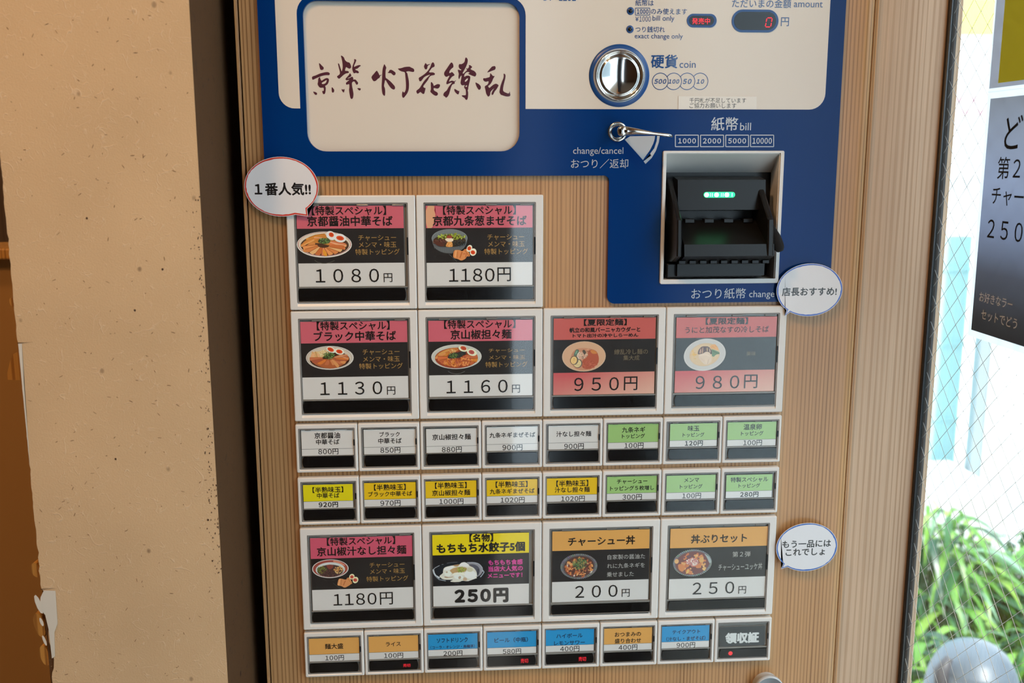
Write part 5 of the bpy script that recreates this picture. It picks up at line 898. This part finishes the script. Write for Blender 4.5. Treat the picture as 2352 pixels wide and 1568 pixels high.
def button(d):
    z0, z1 = ROWZ[d['r']]; big = d['big']; p = .117 if big else .0585
    x0 = -.234+p*d['c']; x1 = x0+p
    ins = .0004 if not big and d['r'] in (3, 4) and d['c'] == 0 else 0
    w = p-.0007; h = z1-z0-.0004; cx, cz = (x0+x1)/2, (z0+z1)/2
    key = big
    if key not in protos:
        fr, inn = frame_mesh(w, h, big); protos[key] = (fr, inn); fr.parent = machine; first = True
    else:
        fr0, inn = protos[key]; fr = fr0.copy(); COL.objects.link(fr); fr.parent = machine
    fr.location = (cx, 0, cz)
    ix0, iz0, ix1, iz1 = inn
    L = lambda x: x/1000-cx
    Zl = lambda z: z/1000-cz
    c0, c1, ct = L(d['card'][0]), L(d['card'][1]), Zl(d['card'][2]); cb = Zl(d['bands'][-1][0])
    s0, s1, sz = L(d['strip'][0]), L(d['strip'][1]), Zl(d['strip'][2]); sh = .0057 if big else .0053
    # smoked tray with a bright lip, then the clear front
    mb = MB(); t = .0007
    o = rr(ix0+.0001, iz0+.0001, ix1-.0001, iz1-.0001, .0007, 3); o2 = rr(ix0+.0005, iz0+.0005, ix1-.0005, iz1-.0005, .0006, 3); o3 = rr(ix0+.0012, iz0+.0012, ix1-.0012, iz1-.0012, .0005, 3); o4 = rr(ix0+.0014, iz0+.0014, ix1-.0014, iz1-.0014, .0005, 3)
    mb.loft([at(o, .0052), at(o, .0008), at(o2, .0003), at(o3, .0003), at(o4, .0011)], MA['smoke'])
    mb.poly(o4, .0030, MA['smoke']); mb.loft([at(o4, .0011), at(o4, .0030)], MA['smoke'])
    mb.box(ix0+.0014, ix1-.0014, .0009, .0030, sz+sh+.0004, cb-.0003 if cb-.0003 > sz+sh+.0006 else sz+sh+.0010, MA['smoke'], .0002)
    mb.box(ix1-.0016, ix1-.0002, .0002, .001, (ct+cb)/2-(.008 if big else .003), (ct+cb)/2+(.008 if big else .003), MA['blk'])
    for q in (.12, .55, .86):
        mb.box(ix0+(ix1-ix0)*q, ix0+(ix1-ix0)*(q+.1), .0006, .0024, iz1-.0028 if big else iz1-.0022, iz1-.0016, MA['smoke'], .0002)
    tray = mb.build('smoked_tray', fr)
    mb = MB(); mb.poly(o3, .00045, MA['clear']); mb.build('clear_cover', fr)
    # card
    mb = MB(); yc = .0015; zt = ct
    for zb, colr in d['bands']:
        zb = Zl(zb)
        mb.poly([(c0, zb), (c1, zb), (c1, zt), (c0, zt)], yc, MA['print_'], INK[colr]); zt = zb
    mb.box(c0, c1, yc+.00002, yc+.0003, cb, ct, MA['frame'])
    if d.get('line') is not None and not big and len(d['bands']) > 1:
        zl = Zl(d['bands'][0][0]); mb.poly([(c0, zl-.00013), (c1, zl-.00013), (c1, zl+.00013), (c0, zl+.00013)], yc-.00004, MA['print_'], INK['K'])
    if d.get('rim'):
        for a in ((c0, cb, c0+.0003, ct), (c1-.0003, cb, c1, ct), (c0, cb, c1, cb+.0003), (c0, ct-.0003, c1, ct)):
            mb.poly([(a[0], a[1]), (a[2], a[1]), (a[2], a[3]), (a[0], a[3])], yc-.00004, MA['print_'], INK['K'])
    if d['r'] == 1 and d['c'] == 1:   # sun-bleached stain at the left of the pink band
        zb = Zl(d['bands'][0][0]); mb.poly(chaikin([(c0, ct), (c0+.009, ct), (c0+.0078, ct-.004), (c0+.0094, ct-.008), (c0+.0082, ct-.013), (c0+.006, zb), (c0, zb)], 1), yc-.00004, MA['print_'], srgb((240, 178, 140)))
        L2, R2 = ribbon([(c0+.0085, ct-.0003), (c0+.0080, ct-.004), (c0+.0092, ct-.008), (c0+.0080, ct-.013), (c0+.0062, zb)], .0006)
        for i in range(4): mb.poly([L2[i], L2[i+1], R2[i+1], R2[i]], yc-.00005, MA['print_'], srgb((205, 70, 95)))
    if d['r'] == 2 and d['c'] in (2, 3):   # printed fade in the price band: red print running into peach
        za, zb = Zl(d['bands'][1][0]), Zl(d['bands'][2][0])
        n = 16
        for i in range(n):
            xa, xb = c0+(c1-c0)*i/n, c0+(c1-c0)*(i+1)/n; V = [mb.v(xa, yc-.00003, zb), mb.v(xb, yc-.00003, zb), mb.v(xb, yc-.00003, za), mb.v(xa, yc-.00003, za)]
            f = mb.face(V, MA['print_'], INK['peach'])
            for l, (xx, zz) in zip(f.loops, ((xa, 0), (xb, 0), (xb, 1), (xa, 1))):
                q = (xx-c0)/(c1-c0)*.7+(1-zz)*.45; q = max(0, min(1, q-.15)); A, B_ = srgb((216, 92, 96)), srgb((244, 196, 176)); l[mb.ck] = (*[A[j]*(1-q)+B_[j]*q for j in range(3)], 1)
    if 'art' in d: draw_art(mb, d['art'], -cx, -cz, yc-.00006)
    for tt in d['t']: letter(mb, tt, yc-.00022 if big else yc-.00008, dx=-cx, dz=-cz)
    mb.build('menu_card', fr)
    # dark sold-out window with curved ends
    mb = MB(); e_ = .0014
    P = [(s0+e_-e_*math.cos(math.radians(a))*1.0, sz+sh*a/62) for a in range(-62, 63, 12)]
    left = [(s0+e_*(abs(a)/62)**2, sz+sh*a/62) for a in range(62, -63, -12)]; right = [(s1-e_*(abs(a)/62)**2, sz+sh*a/62) for a in range(-62, 63, 12)]
    loop = left+right; mb.loft([at(loop, .0024), at(loop, .0009), at([(x*.998, z) for x, z in loop], .0007)], MA['black'], cap1=True)
    if 'sold' in d: letter(mb, d['sold'], .00055, MA['red'], ink=(1, 0, 0), dx=-cx, dz=-cz)
    if 'dot' in d: mb.poly(ell(L(d['dot'][0]), Zl(d['dot'][1]), d['dot'][2]/1000, d['dot'][2]/1000, 0, 24), .00055, MA['redw'])
    mb.build('sold_out_window', fr)
    return fr
for d in D['buttons']: button(d)

# ------------------------------------------------------------------ paper notices on the machine
def bubble(b, ink, label, y=-.0024):
    cx, cz, rx, rz, tx, tz, ax, az, bx_, bz_ = [v/1000 for v in b[:10]]
    rnd = random.Random(int(cx*1e5)); N = 72
    angA, angB = math.atan2((az-cz)/rz, (ax-cx)/rx), math.atan2((bz_-cz)/rz, (bx_-cx)/rx)
    lo, hi = sorted((angA % (2*PI), angB % (2*PI)))
    P = []
    done = False
    for i in range(N):
        t = 2*PI*i/N
        if lo <= t <= hi:
            if not done:
                first = (cx+rx*math.cos(lo), cz+rz*math.sin(lo)); last = (cx+rx*math.cos(hi), cz+rz*math.sin(hi)); P += [first, (tx, tz), last]; done = True
            continue
        P.append((cx+rx*math.cos(t), cz+rz*math.sin(t)))
    def shrink(P, d):
        out = []
        for i, p in enumerate(P):
            a, c = P[i-1], P[(i+1) % len(P)]
            e1 = Vector((p[0]-a[0], p[1]-a[1])); e2 = Vector((c[0]-p[0], c[1]-p[1]))
            n1 = Vector((-e1.y, e1.x)).normalized(); n2 = Vector((-e2.y, e2.x)).normalized(); n = (n1+n2); n = n/max(.35, n.length_squared/2) if n.length > .1 else n1
            out.append((p[0]+n.x*d, p[1]+n.y*d))
        return out
    mb = MB(); g = [1+.5*math.sin(i*1.7)*rnd.random() for i in range(len(P))]
    o2 = shrink(P, .0003); line = shrink(P, .00135)
    mb.loft([at(P, y+.0006), at(P, y)], MA['paper'], col=(.72, .72, .74))
    mb.poly(P, y, MA['paper'], (.78, .78, .80))
    rng = shrink(P, .0004); rng2 = [(a[0]*(1-k)+b_[0]*k, a[1]*(1-k)+b_[1]*k) for a, b_, k in zip(shrink(P, .0010), shrink(P, .0020), [max(0., min(1., .5+.5*math.sin(i*.37)*rnd.random())) for i in range(len(P))])]
    for i in range(len(P)):
        j = (i+1) % len(P); mb.poly([rng[i], rng[j], rng2[j], rng2[i]], y-.00004, MA['paper'], ink)
    for t in b[10]: letter(mb, t, y-.00006, MA['paper'])
    return tag(mb.build('speech_bubble_sign'), label, 'paper sign', 'speech bubble signs taped to the machine')
bubble(D['bubbles'][0], (.62, .05, .03), 'white speech bubble with a red outline at the top left button, reading most popular', -.0026)
bubble(D['bubbles'][1], (.05, .13, .55), 'white speech bubble with a thin blue outline beside the bill slot, one line of writing')
bubble(D['bubbles'][2], (.02, .12, .48), 'white speech bubble with a blue outline beside the lower food buttons, two lines of writing')
P = prs(F_['notice'][0]); mb = MB(); mb.loft([at(P[::-1], .0014), at(P[::-1], .0011)], MA['paper'], cap1=True, col=(.80, .76, .68))
for t in F_['notice'][1:]: letter(mb, t, .00104, MA['paper'])
tag(mb.build('paper_label'), 'narrow white paper label with two lines of black print stuck above the blue bill area', 'label')

# ------------------------------------------------------------------ posters on the window
XG = .3812
PO = D['poster']
def poster(name, y_left, ztop, zbot, width, rows, margin, label, texts=()):
    """sheet on the glass facing the room; y_left is its edge next to the post; grows towards -y"""
    mb = MB(); x = XG
    def q(u, z, lift): return (x-lift, y_left-u, z)
    m = margin
    V = [mb.v(*q(u, z, .0)) for u, z in ((-m, zbot-m), (width+m, zbot-m), (width+m, ztop+m), (-m, ztop+m))]; mb.face(V, MA['poster'], (.86, .88, .92))
    for k in range(len(rows)-1):
        (za, ca), (zb, cb) = rows[k], rows[k+1]; n = 6
        for i in range(n):
            ua, ub = width*i/n, width*(i+1)/n
            f = mb.face([mb.v(*q(ua, zb, .0003)), mb.v(*q(ub, zb, .0003)), mb.v(*q(ub, za, .0003)), mb.v(*q(ua, za, .0003))], MA['poster'], ca)
            for l, c_ in zip(f.loops, (cb, cb, ca, ca)): l[mb.ck] = (*c_, 1)
    for s, yl, zt, zb, asp, ink in texts:
        vs, fs = glyphs(s, .004); ax = min(v[0] for v in vs); az, bz = min(v[1] for v in vs), max(v[1] for v in vs); sc = (zt-zb)/(bz-az)
        Q = [mb.v(*q((y_left-yl)+(v[0]-ax)*sc*asp, zb+(v[1]-az)*sc, .0006+v[2])) for v in vs]
        for f in fs: mb.face([Q[i] for i in f], MA['poster'], ink)
    return tag(mb.build(name), label, 'poster', 'posters on the wired window')
dk = [(1.4993, (.30, .31, .34)), (1.482, (.34, .36, .42)), (1.43, (.36, .40, .52)), (1.385, (.25, .28, .38)), (1.35, (.10, .10, .12)), (1.31, (.04, .037, .037)), (1.297, (.03, .027, .027))]
T = PO['t']; K_ = (.012, .011, .013); W_ = (.95, .97, 1.)
tx = []
for (s, yl, zt, zb), asp, ink in zip(T, (1, 1, 1, 1, .95, .95), (K_, K_, K_, K_, W_, W_)): tx.append((s, yl/1000, zt/1000, zb/1000, asp, ink))
poster('window_poster', PO['dark'][0][0]/1000, PO['darktop']/1000, PO['dark'][1][1]/1000, .142, dk, .0055, 'dark poster fading to pale grey at its top, with lettering, on the wired window', tx)
yl = PO['yel'][0][0]/1000; zb = PO['yel'][0][1]/1000
def yposter():
    poster_rows = [(zb+.21, (.42, .42, .46)), (zb, (.40, .40, .44))]
    o = poster('window_poster', yl, zb+.21, zb, .15, poster_rows, .003, 'grey-bordered poster with a bright yellow middle, taped above the dark poster', ())
    mb = MB(); x = XG-.0006; y1, z1 = PO['yel'][1][0]/1000, PO['yel'][1][1]/1000
    mb.face([mb.v(x, y1, z1), mb.v(x, y1-.12, z1), mb.v(x, y1-.12, z1+.18), mb.v(x, y1, z1+.18)], MA['poster'], (.72, .60, .03)); mb.build('yellow_print', o)['label'] = 'yellow printed field'
yposter()

# ------------------------------------------------------------------ wooden block behind the pier
mb = MB(); L = chaikin([(-.5174, 1.2407), (-.5161, 1.2374), (-.478, 1.2384), (-.478, 1.2760), (-.5021, 1.2665), (-.5104, 1.2628)], 1)
mb.loft([at(L, .30), at(L, .064), at([(x*.9985-.0007, z*.9998+.0002) for x, z in L], .060)], MA['peg'], True, True)
tag(mb.build('wooden_block', recalc=True), 'small orange wooden block with slanted top behind the left edge of the papered pier', 'wooden block')

# ------------------------------------------------------------------ outside
tag((lambda mb: (mb.box(.44, 9, -3, 9, -.06, -.02, MA['pave']), mb.build('pavement'))[1])(MB()), kind='structure')
mb = MB(); mb.box(.8, 9, 4.0, 4.3, -.02, 5, MA['facade']); fac = tag(mb.build('white_building'), 'white building front across the way, blown out by daylight', 'building')
mb = MB(); mb.box(2.36, 3.4, 3.93, 4.0, 1.35, 2.6, MA['facade'], .005); sg = tag(mb.build('sign_board'), 'white sign board with a yellow band and two pink stripes on the building outside', 'sign')
mb = MB(); mb.box(2.42, 3.4, 3.922, 3.93, 2.03, 2.20, MA['yellowsign']); mb.build('yellow_band', sg)
for a, b in ((1.715, 1.735), (1.655, 1.677)):
    mb = MB(); mb.box(2.43, 2.62, 3.922, 3.93, a, b, MA['pinksign']); mb.build('pink_stripe', sg)
mb = MB(); mb.box(.7, 1.79, 2.5, 2.54, -.02, 1.175, MA['teal'], .004)
for z in (.5, .78, 1.05): mb.box(.7, 1.79, 2.494, 2.5, z, z+.012, MA['teal'])
tag(mb.build('teal_panel'), 'blue-green panel fence seen through the wired glass beside the post', 'panel')
mb = MB(); mb.box(1.735, 1.775, 2.30, 2.34, -.02, 1.6, MA['postgrey'], .003); mb.box(1.775, 1.81, 2.30, 2.36, -.02, 1.6, MA['lowwall'], .003)
tag(mb.build('gate_post'), 'grey and white gate post at the right end of the blue-green panel', 'post')
mb = MB(); mb.box(.7, 1.72, 2.02, 2.4, -.02, .385, MA['lowwall'], .02); tag(mb.build('low_wall'), 'low pale wall in front of the blue-green panel, above the grass', 'wall')
LEAF = [mat('leaf', c, .32) for c in ((.13, .32, .05), (.22, .44, .07), (.05, .17, .06), (.34, .55, .12), (.03, .10, .06), (.30, .50, .34))]  # the pale bluish green has leaf sheen put into its colour
for m in LEAF:
    t = NT(m); tr = t.n('ShaderNodeBsdfTranslucent'); tr.inputs[0].default_value = t.b.inputs['Base Color'].default_value; mx = t.n('ShaderNodeMixShader'); mx.inputs[0].default_value = .35
    t.l(t.b.outputs[0], mx.inputs[1]); t.l(tr.outputs[0], mx.inputs[2]); t.l(mx.outputs[0], t.t.nodes['Material Output'].inputs['Surface'])
def grass(x, y, h, seed, n, label):
    rnd = random.Random(seed); mb = MB(); R_ = .17
    for i in range(n):
        a = rnd.uniform(0, 2*PI); r = R_*math.sqrt(rnd.random()); zt = h*(1-.45*(r/R_)**2)
        base = Vector((r*math.cos(a), r*math.sin(a), zt*rnd.uniform(.12, .95)**.8)); d = Vector((math.cos(a+rnd.gauss(0, .9)), math.sin(a+rnd.gauss(0, .9)), 0)); side = Vector((-d.y, d.x, 0))
        ln = rnd.uniform(.07, .17); w = rnd.uniform(.005, .011); rise = rnd.uniform(.1, .9)
        m = LEAF[rnd.choices(range(6), (4, 3, 4, 2, 3, 2))[0]]; L, R = [], []
        for k in range(6):
            t = k/5; p = base+d*ln*t+Vector((0, 0, ln*(rise*t-1.05*t*t)))
            ww = w*math.sin(PI*min(.98, .12+.86*t)); L.append(p-side*ww); R.append(p+side*ww+Vector((0, 0, ww*.4)))
        if i % 5 == 0: mb.tube([(base.x*.4, base.y*.4, 0), (base.x*.8, base.y*.8, base.z*.6), tuple(base)], .0022, LEAF[2], 5, False)
        vl, vr = [mb.v(*p) for p in L], [mb.v(*p) for p in R]
        for k in range(5): mb.face([vl[k], vr[k], vr[k+1], vl[k+1]], m, None, True)
    return tag(mb.build('grass_clump', loc=(x, y, -.02)), label, 'grass', 'leafy grass clumps outside the window')
for i, (x, y, h, n, lb) in enumerate(((1.26, 1.62, .55, 800, 'tall leafy green clump nearest the post, below the low pale wall'), (1.60, 1.62, .46, 700, 'leafy green clump in the middle of the planting, beside the tallest one'), (1.40, 1.26, .34, 650, 'leafy green clump right behind the grey lid'), (1.94, 1.58, .30, 500, 'lower leafy clump at the far edge of the planting outside'), (1.05, 1.30, .34, 550, 'small leafy clump seen beside the black window seal'), (1.74, 1.22, .26, 500, 'low leafy clump in front, beyond the grey lid'))):
    grass(x, y, h, 20+i, n, lb)
def bin_():
    mb = MB(); cx, cy, top = .925, .80, .530; n = 40
    prof = [(.001, top), (.022, top-.003), (.043, top-.012), (.060, top-.026), (.071, top-.044), (.073, top-.047), (.0735, top-.053), (.077, top-.056), (.084, top-.08), (.090, top-.12)]
    mb.loft([[(cx+r*math.cos(2*PI*i/n), cy+r*math.sin(2*PI*i/n), z) for i in range(n)] for r, z in prof+[(.092, .0), (.088, -.02)]], MA['dome'], smooth=True)
    o = mb.build('domed_bin'); tag(o, 'grey bin with a rounded lid standing outside in front of the grass', 'bin')
    mb = MB(); mb.tube([(cx-.068, cy-.03, top-.015), (cx-.082, cy-.03, top-.04), (cx-.08, cy-.03, top-.08)], [.008, .014, .012], MA['domedark'], 10); mb.build('handle', o)['label'] = 'dark handle'
bin_()

slab('added_outer_wall', (2.6, 2.8, -5, 1.6, -.02, 2.1), MA['postgrey'])  # unseen wall, added so reflections from the window side stay grey
# ------------------------------------------------------------------ ceiling lamps
def lamp(x, y, watt, label, r=.07, col=(1, .57, .26)):
    mb = MB(); n = 24
    mb.loft([[(q*math.cos(2*PI*i/n), q*math.sin(2*PI*i/n), z) for i in range(n)] for q, z in ((r+.015, 2.5), (r+.015, 2.488), (r, 2.488), (r-.004, 2.498))], MA['lampw'], smooth=True)
    o = tag(mb.build('downlight', loc=(x, y, 0)), label, 'ceiling lamp', 'warm downlights in the ceiling')
    l = bpy.data.lights.new('downlight', 'AREA'); l.shape = 'DISK'; l.size = 2*r; l.energy = watt; l.color = col
    lo = bpy.data.objects.new('downlight_lamp', l); COL.objects.link(lo); lo.location = (0, 0, 2.485); lo.parent = o
lamp(-.62, -.85, 10, 'warm round downlight over the papered pier')
lamp(-.28, -1.15, 6, 'warm round downlight in front of the ticket machine')
lamp(-1.5, -.2, 12, 'warm round downlight over the brown side room')
